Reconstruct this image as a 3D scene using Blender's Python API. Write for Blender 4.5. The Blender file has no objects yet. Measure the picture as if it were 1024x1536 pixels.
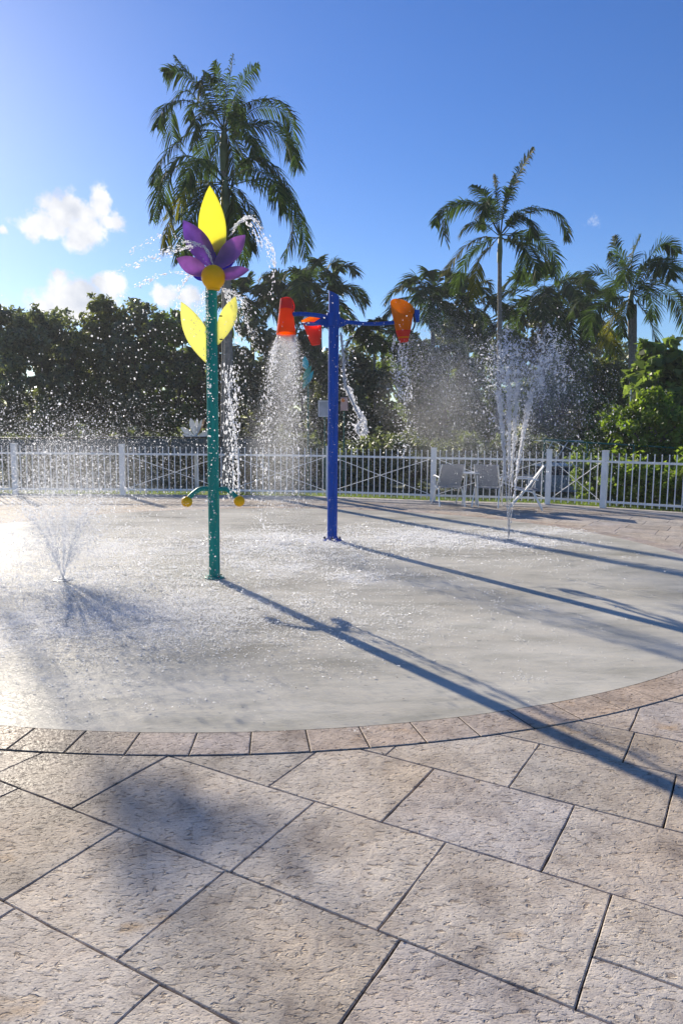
import bpy, bmesh, math, random
import numpy as np
from mathutils import Vector, Matrix
R=math.radians
rs=np.random.RandomState
C=bpy.context.scene.collection

# ---------------------------------------------------------------- camera
F=1080.0; HOR=643.0; HC=1.6; ROLL=R(0.5); PITCH=math.atan((768-HOR)/F)
def ray(x,y):                     # direction through photo pixel (x,y), used to read real positions off the photo
    u=(x-512)/F; v=-(y-768)/F
    cr,sr=math.cos(ROLL),math.sin(ROLL)
    u,v=u*cr-v*sr,u*sr+v*cr
    cp,sp=math.cos(PITCH),math.sin(PITCH)
    return np.array([u,cp+v*sp,v*cp-sp])
def gnd(x,y,z=0):
    d=ray(x,y); t=(z-HC)/d[2]; return np.array([d[0]*t,d[1]*t,z])
def at(x,y,Y):
    d=ray(x,y); t=Y/d[1]; return np.array([d[0]*t,Y,HC+d[2]*t])
cam=bpy.data.cameras.new('camera'); co=bpy.data.objects.new('camera',cam); C.objects.link(co)
cr,sr,cp,sp=math.cos(ROLL),math.sin(ROLL),math.cos(PITCH),math.sin(PITCH)
X=Vector((cr,sr*sp,sr*cp)).normalized(); Zf=Vector((0,cp,-sp)); Y_=X.cross(Zf)*-1
Y_=(-Zf).cross(X)
M=Matrix((X,Y_,-Zf)).transposed().to_4x4(); M.translation=(0,0,HC)
co.matrix_world=M
cam.sensor_fit='VERTICAL'; cam.sensor_height=24; cam.lens=24*F/1536; cam.clip_end=3000; cam.clip_start=.05
bpy.context.scene.camera=co

# ---------------------------------------------------------------- light
SUN_AZ=R(122.5); SUN_EL=R(22.5)          # azimuth from +X, counterclockwise
sdir=Vector((math.cos(SUN_EL)*math.cos(SUN_AZ),math.cos(SUN_EL)*math.sin(SUN_AZ),math.sin(SUN_EL)))
sl=bpy.data.lights.new('sun','SUN'); sl.energy=4.3; sl.angle=R(.53); sl.color=(1,.90,.745)
so=bpy.data.objects.new('sun',sl); C.objects.link(so)
so.rotation_euler=sdir.to_track_quat('Z','Y').to_euler(); so.location=(-20,30,20)
sc=bpy.context.scene
sc.view_settings.view_transform='Standard'; sc.view_settings.look='None'
sc.view_settings.gamma=1; sc.view_settings.exposure=.80
sc.cycles.max_bounces=8; sc.cycles.transparent_max_bounces=40
sc.cycles.use_denoising=True
w=bpy.data.worlds.new('World'); sc.world=w; w.use_nodes=True
nt=w.node_tree; N=nt.nodes; Lk=nt.links; N.clear()
def nn(nt,t,**k):
    n=nt.nodes.new(t)
    for a,b in k.items():
        if a in n.inputs: n.inputs[a].default_value=b
        else: setattr(n,a,b)
    return n
def math_(nt,op,a,b=None,clamp=False):
    n=nt.nodes.new('ShaderNodeMath'); n.operation=op; n.use_clamp=clamp
    for i,v in enumerate((a,b)):
        if v is None: continue
        if isinstance(v,(int,float)): n.inputs[i].default_value=v
        else: nt.links.new(v,n.inputs[i])
    return n.outputs[0]
def build_world():
    sky=nn(nt,'ShaderNodeTexSky',sky_type='NISHITA',sun_disc=False,sun_elevation=SUN_EL,sun_rotation=R(90)-SUN_AZ,
           altitude=0,air_density=1.0,dust_density=.16,ozone_density=4.0)
    hs=nn(nt,'ShaderNodeHueSaturation'); hs.inputs['Saturation'].default_value=1.22; hs.inputs['Hue'].default_value=.515
    Lk.new(sky.outputs[0],hs.inputs['Color'])
    tc=nn(nt,'ShaderNodeTexCoord'); D=tc.outputs['Generated']
    nz=nn(nt,'ShaderNodeTexNoise'); nz.inputs['Scale'].default_value=9; nz.inputs['Detail'].default_value=9; nz.inputs['Roughness'].default_value=.6
    Lk.new(D,nz.inputs['Vector'])
    wv=nn(nt,'ShaderNodeVectorMath',operation='MULTIPLY_ADD'); Lk.new(nz.outputs['Color'],wv.inputs[0])
    wv.inputs[1].default_value=(.075,.075,.075); 
    sub=nn(nt,'ShaderNodeVectorMath',operation='SUBTRACT'); Lk.new(D,sub.inputs[0]); sub.inputs[1].default_value=(.0375,.0375,.0375)
    Lk.new(sub.outputs[0],wv.inputs[2])
    blobs=[]  # px,py,rx,ry,weight
    for b in [(70,336,46,14,1),(110,322,40,22,1),(148,298,15,26,1),(128,352,26,26,1),(165,336,18,18,.8),(2,346,10,9,.7),
              (105,450,62,30,1),(95,420,18,16,.9),(160,436,26,22,.9),(240,448,28,20,1),(285,450,30,16,.9),(30,466,45,16,.8),(-60,430,60,35,.9),(-150,350,60,30,.9),
              (905,338,46,14,.34),(885,370,16,8,.3)]:
        d=Vector(ray(b[0],b[1])).normalized(); 
        rx,ry=b[2]/F,b[3]/F
        h=Vector((d.y,-d.x,0)).normalized(); v=h.cross(d)
        def dotn(vec,sc_):
            n=nn(nt,'ShaderNodeVectorMath',operation='DOT_PRODUCT'); Lk.new(wv.outputs[0],n.inputs[0]); n.inputs[1].default_value=tuple(vec/sc_); return n.outputs['Value']
        a=math_(nt,'SUBTRACT',dotn(h,rx),h.dot(d)/rx); c=math_(nt,'SUBTRACT',dotn(v,ry),v.dot(d)/ry)
        # only the half of the sky in front of the blob
        fr=math_(nt,'GREATER_THAN',dotn(d,1),.3)
        r2=math_(nt,'ADD',math_(nt,'MULTIPLY',a,a),math_(nt,'MULTIPLY',c,c))
        g=math_(nt,'MULTIPLY',math_(nt,'EXPONENT',math_(nt,'MULTIPLY',r2,-.8)),b[4])
        blobs.append(math_(nt,'MULTIPLY',g,fr))
    s=blobs[0]
    for b in blobs[1:]: s=math_(nt,'MAXIMUM',s,b)
    n2=nn(nt,'ShaderNodeTexNoise'); n2.inputs['Scale'].default_value=30; n2.inputs['Detail'].default_value=12; n2.inputs['Roughness'].default_value=.66
    Lk.new(D,n2.inputs['Vector'])
    dens=math_(nt,'ADD',s,math_(nt,'MULTIPLY',math_(nt,'SUBTRACT',n2.outputs[0],.5),1.35))
    mr=nn(nt,'ShaderNodeMapRange',interpolation_type='SMOOTHSTEP'); Lk.new(dens,mr.inputs['Value'])
    mr.inputs['From Min'].default_value=.40; mr.inputs['From Max'].default_value=.78
    n3=nn(nt,'ShaderNodeTexNoise'); n3.inputs['Scale'].default_value=22; n3.inputs['Detail'].default_value=5
    off=nn(nt,'ShaderNodeVectorMath',operation='ADD'); Lk.new(D,off.inputs[0]); off.inputs[1].default_value=(.4,.1,.2); Lk.new(off.outputs[0],n3.inputs['Vector'])
    cr_=nn(nt,'ShaderNodeValToRGB'); e=cr_.color_ramp.elements
    e[0].position=.36; e[0].color=(5.0,5.3,6.0,1); e[1].position=.6; e[1].color=(7.6,7.6,7.7,1); Lk.new(n3.outputs[0],cr_.inputs[0])
    mx=nn(nt,'ShaderNodeMix',data_type='RGBA'); Lk.new(mr.outputs[0],mx.inputs['Factor'])
    Lk.new(hs.outputs[0],mx.inputs['A']); Lk.new(cr_.outputs[0],mx.inputs['B'])
    bg=nn(nt,'ShaderNodeBackground'); bg.inputs['Strength'].default_value=.082
    out=nn(nt,'ShaderNodeOutputWorld'); Lk.new(mx.outputs['Result'],bg.inputs['Color']); Lk.new(bg.outputs[0],out.inputs[0])
build_world()

# ---------------------------------------------------------------- helpers
def tag(o,label=None,cat=None,group=None,kind=None):
    if label: o['label']=label
    if cat: o['category']=cat
    if group: o['group']=group
    if kind: o['kind']=kind
    return o
def empty(name,loc=(0,0,0),rz=0,**k):
    o=bpy.data.objects.new(name,None); C.objects.link(o); o.location=loc; o.rotation_euler=(0,0,rz); o.empty_display_size=.2
    return tag(o,**k)
def mesh_np(name,verts,faces,mat,parent=None,smooth=False,origin=None):
    """verts (n,3) array; faces a list, or an (m,k) int array"""
    verts=np.asarray(verts,dtype=np.float32)
    if origin is not None: verts=verts-np.asarray(origin,dtype=np.float32)
    me=bpy.data.meshes.new(name)
    if isinstance(faces,np.ndarray):
        m,k=faces.shape
        me.vertices.add(len(verts)); me.vertices.foreach_set('co',verts.ravel())
        me.loops.add(m*k); me.loops.foreach_set('vertex_index',faces.astype(np.int32).ravel())
        me.polygons.add(m); me.polygons.foreach_set('loop_start',np.arange(0,m*k,k,dtype=np.int32))
        me.polygons.foreach_set('loop_total',np.full(m,k,dtype=np.int32)); me.update(calc_edges=True)
    else: me.from_pydata([tuple(v) for v in verts.tolist()],[],faces)
    if smooth: me.polygons.foreach_set('use_smooth',[True]*len(me.polygons))
    me.materials.append(mat); me.update()
    o=bpy.data.objects.new(name,me); C.objects.link(o)
    if parent: o.parent=parent
    if origin is not None: o.location=tuple(float(a) for a in origin)
    return o
class MB:
    def __init__(s): s.v=[]; s.f=[]
    def add(s,v,f):
        b=len(s.v); s.v+= [tuple(map(float,p)) for p in v]; s.f+=[tuple(b+i for i in q) for q in f]
    def box(s,c,d,rz=0,bev=.0):
        x,y,z=[a/2 for a in d]; ca,sa=math.cos(rz),math.sin(rz)
        if bev:
            b=min(bev,x*.45,y*.45,z*.45); V=[]
            for zz,i in ((-z,b),(-z+b,0),(z-b,0),(z,b)):
                for px,py in ((-x+i,-y+i),(x-i,-y+i),(x-i,y-i),(-x+i,y-i)): V.append((px,py,zz))
            Fc=[(3,2,1,0),(12,13,14,15)]
            for r in range(3):
                for k in range(4): Fc.append((r*4+k,r*4+(k+1)%4,r*4+4+(k+1)%4,r*4+4+k))
        else:
            V=[(a*x,b_*y,e*z) for e in(-1,1) for b_ in(-1,1) for a in(-1,1)]
            Fc=[(0,2,3,1),(4,5,7,6),(0,1,5,4),(2,6,7,3),(0,4,6,2),(1,3,7,5)]
        s.add([(c[0]+p[0]*ca-p[1]*sa,c[1]+p[0]*sa+p[1]*ca,c[2]+p[2]) for p in V],Fc)
    def tube(s,pts,rad,n=10,cap=True,flat=None):
        pts=[Vector(tuple(map(float,p))) for p in pts]
        if not hasattr(rad,'__len__'): rad=[rad]*len(pts)
        V=[];up=None
        for i,p in enumerate(pts):
            t=(pts[min(i+1,len(pts)-1)]-pts[max(i-1,0)]).normalized()
            if up is None: up=Vector((0,0,1)) if abs(t.z)<.9 else Vector((1,0,0))
            a=(up-t*up.dot(t)).normalized(); b=t.cross(a); up=a
            for k in range(n):
                q=2*math.pi*k/n; V.append(p+a*math.cos(q)*rad[i]+b*math.sin(q)*rad[i]*(flat or 1))
        Fc=[(i*n+k,i*n+(k+1)%n,(i+1)*n+(k+1)%n,(i+1)*n+k) for i in range(len(pts)-1) for k in range(n)]
        if cap: Fc+=[tuple(range(n-1,-1,-1)),tuple((len(pts)-1)*n+k for k in range(n))]
        s.add(V,Fc)
    def lathe(s,prof,c=(0,0,0),n=24,mat=None):
        V=[]
        for r,z in prof:
            for k in range(n):
                q=2*math.pi*k/n; V.append(Vector((r*math.cos(q),r*math.sin(q),z)))
        if mat: V=[mat@p for p in V]
        V=[p+Vector(c) for p in V]
        Fc=[(i*n+k,i*n+(k+1)%n,(i+1)*n+(k+1)%n,(i+1)*n+k) for i in range(len(prof)-1) for k in range(n)]
        Fc+=[tuple(range(n-1,-1,-1)),tuple((len(prof)-1)*n+k for k in range(n))]
        s.add(V,Fc)
    def build(s,name,mat,parent=None,smooth=False,origin=None):
        o=mesh_np(name,np.array(s.v),s.f,mat,parent,smooth,origin)
        if smooth:
            bm=bmesh.new(); bm.from_mesh(o.data)
            for e in bm.edges:
                if len(e.link_faces)==2 and e.calc_face_angle(0)>R(38): e.smooth=False
            bm.to_mesh(o.data); bm.free()
        return o
def cat(pts,n):
    P=[np.array(p,float) for p in pts]; P=[2*P[0]-P[1]]+P+[2*P[-1]-P[-2]]; out=[]
    m=len(P)-3
    for j in range(n):
        t=j/(n-1)*m; i=min(int(t),m-1); t-=i
        a,b,c,d=P[i:i+4]
        out.append(.5*((2*b)+(c-a)*t+(2*a-5*b+4*c-d)*t*t+(3*b-a-3*c+d)*t**3))
    return np.array(out)

# ---------------------------------------------------------------- materials
def mat(name,col=(.5,.5,.5),rough=.6,metal=0,spec=.5,noise=None,transl=0,coat=0,bump=None,streak=False):
    m=bpy.data.materials.new(name); m.use_nodes=True; t=m.node_tree; b=t.nodes['Principled BSDF']
    b.inputs['Base Color'].default_value=(*col,1); b.inputs['Roughness'].default_value=rough; b.inputs['Metallic'].default_value=metal
    b.inputs['Specular IOR Level'].default_value=spec; b.inputs['Coat Weight'].default_value=coat
    src=None
    if noise:
        sc_,amt=noise
        tc=nn(t,'ShaderNodeTexCoord'); nz=nn(t,'ShaderNodeTexNoise'); nz.inputs['Scale'].default_value=sc_; nz.inputs['Detail'].default_value=6
        if streak:
            mp=nn(t,'ShaderNodeMapping'); mp.inputs['Scale'].default_value=(6,6,.5); t.links.new(tc.outputs['Object'],mp.inputs[0]); t.links.new(mp.outputs[0],nz.inputs['Vector'])
        else: t.links.new(tc.outputs['Object'],nz.inputs['Vector'])
        r=nn(t,'ShaderNodeValToRGB'); r.color_ramp.elements[0].position=.3; r.color_ramp.elements[1].position=.7
        r.color_ramp.elements[0].color=(*[c*(1-amt) for c in col],1); r.color_ramp.elements[1].color=(*[min(1,c*(1+amt)) for c in col],1)
        t.links.new(nz.outputs[0],r.inputs[0]); t.links.new(r.outputs[0],b.inputs['Base Color']); src=r.outputs[0]
        mr=nn(t,'ShaderNodeMapRange'); t.links.new(nz.outputs[0],mr.inputs[0]); mr.inputs['To Min'].default_value=max(.02,rough-.1); mr.inputs['To Max'].default_value=min(1,rough+.12)
        t.links.new(mr.outputs[0],b.inputs['Roughness'])
    if bump:
        tc=nn(t,'ShaderNodeTexCoord'); nz=nn(t,'ShaderNodeTexNoise'); nz.inputs['Scale'].default_value=bump[0]; nz.inputs['Detail'].default_value=5
        t.links.new(tc.outputs['Object'],nz.inputs['Vector']); bp=nn(t,'ShaderNodeBump'); bp.inputs['Strength'].default_value=bump[1]; bp.inputs['Distance'].default_value=.01
        t.links.new(nz.outputs[0],bp.inputs['Height']); t.links.new(bp.outputs[0],b.inputs['Normal'])
    if transl:
        tr=nn(t,'ShaderNodeBsdfTranslucent'); tr.inputs['Color'].default_value=(*col,1)
        if src: t.links.new(src,tr.inputs['Color'])
        mx=nn(t,'ShaderNodeMixShader'); mx.inputs[0].default_value=transl
        t.links.new(b.outputs[0],mx.inputs[1]); t.links.new(tr.outputs[0],mx.inputs[2]); t.links.new(mx.outputs[0],t.nodes['Material Output'].inputs[0])
    return m
def leaf_mat(name,c1,c2,transl=.35,rough=.45,scale=1.3,tcol=1.5,spec=.4):
    m=bpy.data.materials.new(name); m.use_nodes=True; t=m.node_tree; b=t.nodes['Principled BSDF']
    g=nn(t,'ShaderNodeNewGeometry'); nz=nn(t,'ShaderNodeTexNoise'); nz.inputs['Scale'].default_value=scale; nz.inputs['Detail'].default_value=3
    t.links.new(g.outputs['Position'],nz.inputs['Vector'])
    v=math_(t,'ADD',math_(t,'MULTIPLY',g.outputs['Random Per Island'],.55),math_(t,'MULTIPLY',nz.outputs[0],.55))
    r=nn(t,'ShaderNodeValToRGB'); e=r.color_ramp.elements; e[0].position=.2; e[0].color=(*c1,1); e[1].position=.85; e[1].color=(*c2,1)
    t.links.new(v,r.inputs[0]); t.links.new(r.outputs[0],b.inputs['Base Color']); b.inputs['Roughness'].default_value=rough; b.inputs['Specular IOR Level'].default_value=spec
    tr=nn(t,'ShaderNodeBsdfTranslucent'); mm=nn(t,'ShaderNodeMix',data_type='RGBA',blend_type='MULTIPLY'); mm.inputs['Factor'].default_value=1
    t.links.new(r.outputs[0],mm.inputs['A']); mm.inputs['B'].default_value=(tcol*1.15,tcol*1.25,tcol*.6,1); t.links.new(mm.outputs['Result'],tr.inputs['Color'])
    mx=nn(t,'ShaderNodeMixShader'); mx.inputs[0].default_value=transl
    t.links.new(b.outputs[0],mx.inputs[1]); t.links.new(tr.outputs[0],mx.inputs[2]); t.links.new(mx.outputs[0],t.nodes['Material Output'].inputs[0])
    return m
M_white=mat('white_aluminium',(.86,.86,.83),.45,noise=(6,.10))
M_green=mat('green_paint',(.0,.25,.20),.45,spec=.25,noise=(5,.22),streak=True)
M_blue=mat('blue_paint',(.0,.06,.38),.45,spec=.25,noise=(5,.22),streak=True)
M_yel=mat('yellow_plastic',(.98,.93,.2),.4,transl=.75,noise=(7,.05))
M_leafy=mat('pale_yellow_plastic',(.95,.92,.40),.4,transl=.72,noise=(7,.06))
M_pur=mat('purple_plastic',(.30,.16,.46),.35,transl=.6,coat=.3,noise=(6,.35))
M_pur2=mat('mauve_plastic',(.48,.25,.55),.35,transl=.6,coat=.3,noise=(6,.3))
M_ind=mat('indigo_plastic',(.10,.06,.60),.35,transl=.45,coat=.3,noise=(6,.2))
M_gold=mat('golden_plastic',(.95,.46,.0),.35,spec=.2,noise=(9,.1))
M_or=mat('orange_plastic',(1.0,.27,.008),.4,transl=.75,noise=(6,.1))
M_or2=mat('light_orange_plastic',(1.0,.43,.015),.4,transl=.8,noise=(6,.1))
M_red=mat('red_plastic',(.95,.09,.05),.35,transl=.65,noise=(6,.1))
M_steel=mat('steel',(.45,.46,.47),.3,.9)
M_bolt=mat('dark_bolt',(.05,.05,.05),.4,.5)
M_bark=mat('bark',(.14,.12,.10),.85,noise=(12,.4),bump=(30,.6))
M_palmbark=mat('palm_bark',(.22,.20,.175),.8,noise=(14,.35),bump=(30,.5))
M_shaft=mat('crownshaft',(.13,.17,.07),.5,noise=(6,.3))
M_leafdark=leaf_mat('dark_leaves',(.05,.062,.036),(.21,.23,.13),.42,rough=.42,spec=.6)
M_leafmid=leaf_mat('green_leaves',(.055,.085,.03),(.20,.26,.08),.5)
M_leaflime=leaf_mat('lime_leaves',(.07,.12,.015),(.22,.28,.045),.55,tcol=1.5)
M_leafolive=leaf_mat('olive_leaves',(.06,.07,.025),(.21,.22,.075),.45)
M_palm=leaf_mat('palm_leaflets',(.02,.036,.014),(.07,.11,.035),.36,rough=.7,spec=.12)
M_palmy=leaf_mat('yellowing_palm_leaflets',(.07,.08,.012),(.22,.19,.03),.45,rough=.75,spec=.1)
M_blind=mat('grey_windscreen',(.05,.075,.09),.8,noise=(4,.2))
M_greenrail=mat('dark_green_rail',(.01,.13,.10),.45)
M_wire=mat('green_wire',(.02,.09,.07),.5)

def water_mat(name,a=.5):
    m=bpy.data.materials.new(name); m.use_nodes=True; t=m.node_tree; b=t.nodes['Principled BSDF']
    b.inputs['Base Color'].default_value=(.93,.95,.97,1); b.inputs['Roughness'].default_value=.12; b.inputs['Specular IOR Level'].default_value=.8
    tr=nn(t,'ShaderNodeBsdfTranslucent'); tr.inputs['Color'].default_value=(.96,.97,1,1)
    mx=nn(t,'ShaderNodeMixShader'); mx.inputs[0].default_value=a
    t.links.new(b.outputs[0],mx.inputs[1]); t.links.new(tr.outputs[0],mx.inputs[2])
    tp=nn(t,'ShaderNodeBsdfTransparent'); m2=nn(t,'ShaderNodeMixShader'); m2.inputs[0].default_value=.36
    t.links.new(mx.outputs[0],m2.inputs[1]); t.links.new(tp.outputs[0],m2.inputs[2]); t.links.new(m2.outputs[0],t.nodes['Material Output'].inputs[0])
    return m
M_water=water_mat('water_droplets',.78)

# ---- paving material
def stone_mat(name,base=(.61,.548,.468),wet=None):
    m=bpy.data.materials.new(name); m.use_nodes=True; t=m.node_tree; b=t.nodes['Principled BSDF']; l=t.links
    g=nn(t,'ShaderNodeNewGeometry'); P=g.outputs['Position']
    def noise(s,d=4,r=.55,vec=P,dist=0):
        n=nn(t,'ShaderNodeTexNoise'); n.inputs['Scale'].default_value=s; n.inputs['Detail'].default_value=d; n.inputs['Roughness'].default_value=r; n.inputs['Distortion'].default_value=dist
        l.new(vec,n.inputs['Vector']); return n.outputs[0]
    def ramp(src,*st):
        r=nn(t,'ShaderNodeValToRGB'); e=r.color_ramp.elements
        while len(e)<len(st): e.new(.5)
        for q,(p,c) in zip(e,st): q.position=p; q.color=(*c,1) if hasattr(c,'__len__') else (c,c,c,1)
        l.new(src,r.inputs[0]); return r.outputs[0]
    def mul(a,b_,f=1,bt='MULTIPLY'):
        x=nn(t,'ShaderNodeMix',data_type='RGBA',blend_type=bt)
        for s_,v in (('Factor',f),('A',a),('B',b_)):
            if isinstance(v,(int,float)): x.inputs[s_].default_value=v
            elif isinstance(v,tuple): x.inputs[s_].default_value=(*v,1)
            else: l.new(v,x.inputs[s_])
        return x.outputs['Result']
    # stretched pits: stamped texture, streaks run roughly across the view
    mp=nn(t,'ShaderNodeMapping'); mp.inputs['Scale'].default_value=(1,1.7,1); mp.inputs['Rotation'].default_value=(0,0,R(-12)); l.new(P,mp.inputs[0])
    pits=noise(31,3,.55,mp.outputs[0],dist=.7)
    pits2=noise(80,3,.6,mp.outputs[0],dist=.4)
    med=noise(13,5,.6,P,dist=.8); big=noise(3.2,6,.62); huge=noise(.9,3,.5); fine=noise(190,2,.5)
    pr=ramp(pits,(.33,0.),(.43,.9),(.60,1.)); pr2=ramp(pits2,(.33,0.),(.43,.9),(.62,1.))
    col=ramp(g.outputs['Random Per Island'],(0,tuple(c*.84 for c in base)),(.35,base),(.65,(base[0]*1.05,base[1]*1.03,base[2]*1.0)),(1,(base[0]*.93,base[1]*.95,base[2]*1.03)))
    col=mul(col,ramp(big,(.3,(.60,.59,.60)),(.47,(.9,.9,.9)),(.56,(1,1,1)),(.72,(1.1,1.08,1.05))))
    col=mul(col,ramp(med,(.33,(.80,.78,.78)),(.55,(1,1,1)),(.75,(1.08,1.07,1.06))))
    col=mul(col,ramp(huge,(.42,(1,1,1)),(.62,(1.0,.93,.84))))
    st=noise(2.1,4,.5,mp.outputs[0]); col=mul(col,ramp(st,(.64,(1,1,1)),(.74,(.95,.76,.52))))
    col=mul(col,ramp(pr,(0,(.62,.58,.55)),(.6,(1,1,1)))); col=mul(col,ramp(pr2,(0,(.74,.72,.70)),(.6,(1,1,1))))
    col=mul(col,ramp(fine,(.3,.9),(.7,1.08)))
    hgt=math_(t,'ADD',math_(t,'MULTIPLY',pr,1.0),math_(t,'ADD',math_(t,'MULTIPLY',pr2,.45),math_(t,'ADD',math_(t,'MULTIPLY',med,1.1),math_(t,'MULTIPLY',fine,.14))))
    bp=nn(t,'ShaderNodeBump'); bp.inputs['Strength'].default_value=1.0; bp.inputs['Distance'].default_value=.0048; l.new(hgt,bp.inputs['Height']); l.new(bp.outputs[0],b.inputs['Normal'])
    # wet patch beside the left fountain
    wp=nn(t,'ShaderNodeVectorMath',operation='DISTANCE'); l.new(P,wp.inputs[0]); wp.inputs[1].default_value=(-2.1,4.0,0)
    d=math_(t,'ADD',wp.outputs['Value'],math_(t,'MULTIPLY',big,2.2))
    wt=nn(t,'ShaderNodeMapRange'); l.new(d,wt.inputs[0]); wt.inputs['From Min'].default_value=3.0; wt.inputs['From Max'].default_value=1.9
    col=mul(col,(.52,.50,.50),wt.outputs[0])
    l.new(col,b.inputs['Base Color'])
    rg=nn(t,'ShaderNodeMapRange'); l.new(wt.outputs[0],rg.inputs[0]); rg.inputs['To Min'].default_value=.72; rg.inputs['To Max'].default_value=.45; l.new(rg.outputs[0],b.inputs['Roughness'])
    b.inputs['Specular IOR Level'].default_value=.12
    return m
M_stone=stone_mat('stamped_stone')
M_ring=stone_mat('border_stone',(.56,.475,.40))
M_joint=mat('joint_dirt',(.024,.018,.010),.95,noise=(9,.5),spec=.05)
def pool_mat():
    m=bpy.data.materials.new('wet_pool_floor'); m.use_nodes=True; t=m.node_tree; b=t.nodes['Principled BSDF']; l=t.links
    g=nn(t,'ShaderNodeNewGeometry'); P=g.outputs['Position']
    def noise(s,d=4,r=.55,vec=P,dist=0):
        n=nn(t,'ShaderNodeTexNoise'); n.inputs['Scale'].default_value=s; n.inputs['Detail'].default_value=d; n.inputs['Roughness'].default_value=r; n.inputs['Distortion'].default_value=dist
        l.new(vec,n.inputs['Vector']); return n.outputs[0]
    def ramp(src,*st):
        r=nn(t,'ShaderNodeValToRGB'); e=r.color_ramp.elements
        while len(e)<len(st): e.new(.5)
        for q,(p,c) in zip(e,st): q.position=p; q.color=(*c,1) if hasattr(c,'__len__') else (c,c,c,1)
        l.new(src,r.inputs[0]); return r.outputs[0]
    mp=nn(t,'ShaderNodeMapping'); mp.inputs['Scale'].default_value=(1,2.4,1); mp.inputs['Rotation'].default_value=(0,0,R(-15)); l.new(P,mp.inputs[0])
    big=noise(.55,6,.6,mp.outputs[0]); med=noise(2.2,6,.65,mp.outputs[0],.6)
    sp=noise(26,2,.5,mp.outputs[0],.4); sp2=noise(11,3,.5,mp.outputs[0],.3)
    x=nn(t,'ShaderNodeMix',data_type='RGBA',blend_type='MULTIPLY'); x.inputs['Factor'].default_value=1
    l.new(ramp(big,(.28,(.40,.37,.295)),(.42,(.50,.47,.39)),(.6,(.60,.57,.485)),(.8,(.66,.63,.545))),x.inputs['A'])
    l.new(ramp(med,(.3,(.82,.83,.82)),(.5,(1,1,1)),(.75,(1.1,1.07,1.03))),x.inputs['B'])
    y=nn(t,'ShaderNodeMix',data_type='RGBA',blend_type='MULTIPLY'); y.inputs['Factor'].default_value=1
    l.new(x.outputs['Result'],y.inputs['A']); l.new(ramp(sp2,(.24,(.5,.5,.5)),(.31,(1,1,1)),(.66,(1,1,1)),(.72,(1.12,1.12,1.12))),y.inputs['B'])
    rg=nn(t,'ShaderNodeMapRange'); l.new(big,rg.inputs[0]); rg.inputs['From Min'].default_value=.3; rg.inputs['From Max'].default_value=.7; rg.inputs['To Min'].default_value=.18; rg.inputs['To Max'].default_value=.55
    l.new(rg.outputs[0],b.inputs['Roughness']); b.inputs['Specular IOR Level'].default_value=.04
    # ripples, stronger near each place where water lands
    near=None
    for p,r in LAND:
        v=nn(t,'ShaderNodeVectorMath',operation='DISTANCE'); l.new(P,v.inputs[0]); v.inputs[1].default_value=(p[0],p[1],0)
        q=math_(t,'EXPONENT',math_(t,'MULTIPLY',math_(t,'POWER',math_(t,'DIVIDE',v.outputs['Value'],r),2),-1))
        near=q if near is None else math_(t,'MAXIMUM',near,q)
    fo=noise(48,4,.7,mp.outputs[0],.5); fb=noise(3.2,4,.6,P,.8)
    f_=math_(t,'ADD',math_(t,'MULTIPLY',math_(t,'MULTIPLY',near,fb),.62),fo)
    fm=nn(t,'ShaderNodeMapRange'); l.new(f_,fm.inputs[0]); fm.inputs['From Min'].default_value=.72; fm.inputs['From Max'].default_value=.86
    z=nn(t,'ShaderNodeMix',data_type='RGBA'); l.new(fm.outputs[0],z.inputs['Factor']); l.new(y.outputs['Result'],z.inputs['A']); z.inputs['B'].default_value=(.80,.78,.73,1)
    l.new(z.outputs['Result'],b.inputs['Base Color'])
    rip=noise(34,3,.6,mp.outputs[0],1.0); rip2=noise(9,3,.5,mp.outputs[0],.6)
    h=math_(t,'ADD',math_(t,'MULTIPLY',rip,.6),rip2)
    h=math_(t,'MULTIPLY',h,math_(t,'ADD',math_(t,'MULTIPLY',near,1.6),.22))
    bp=nn(t,'ShaderNodeBump'); bp.inputs['Strength'].default_value=1; bp.inputs['Distance'].default_value=.012; l.new(h,bp.inputs['Height']); l.new(bp.outputs[0],b.inputs['Normal'])
    return m

# key places on the ground
GP=gnd(322,867)      # green flower pole
BP=gnd(498,811)      # blue bucket pole
JR=gnd(762,811)      # right fountain nozzle
JL=gnd(95,870)       # left fountain nozzle
BK=np.array([at(430,470,BP[1])[0],BP[1],0])
LAND=[((JL[0],JL[1]),1.5),((-1.9,6.0),1.3),((JR[0],JR[1]),1.1),((1.3,10.6),1.3),((BK[0],BK[1]),1.2),((-.75,8.3),.9),((.2,7.6),.5),((-3.0,9.3),1.4),((-2.6,5.6),1.2)]
M_pool=pool_mat()

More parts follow.
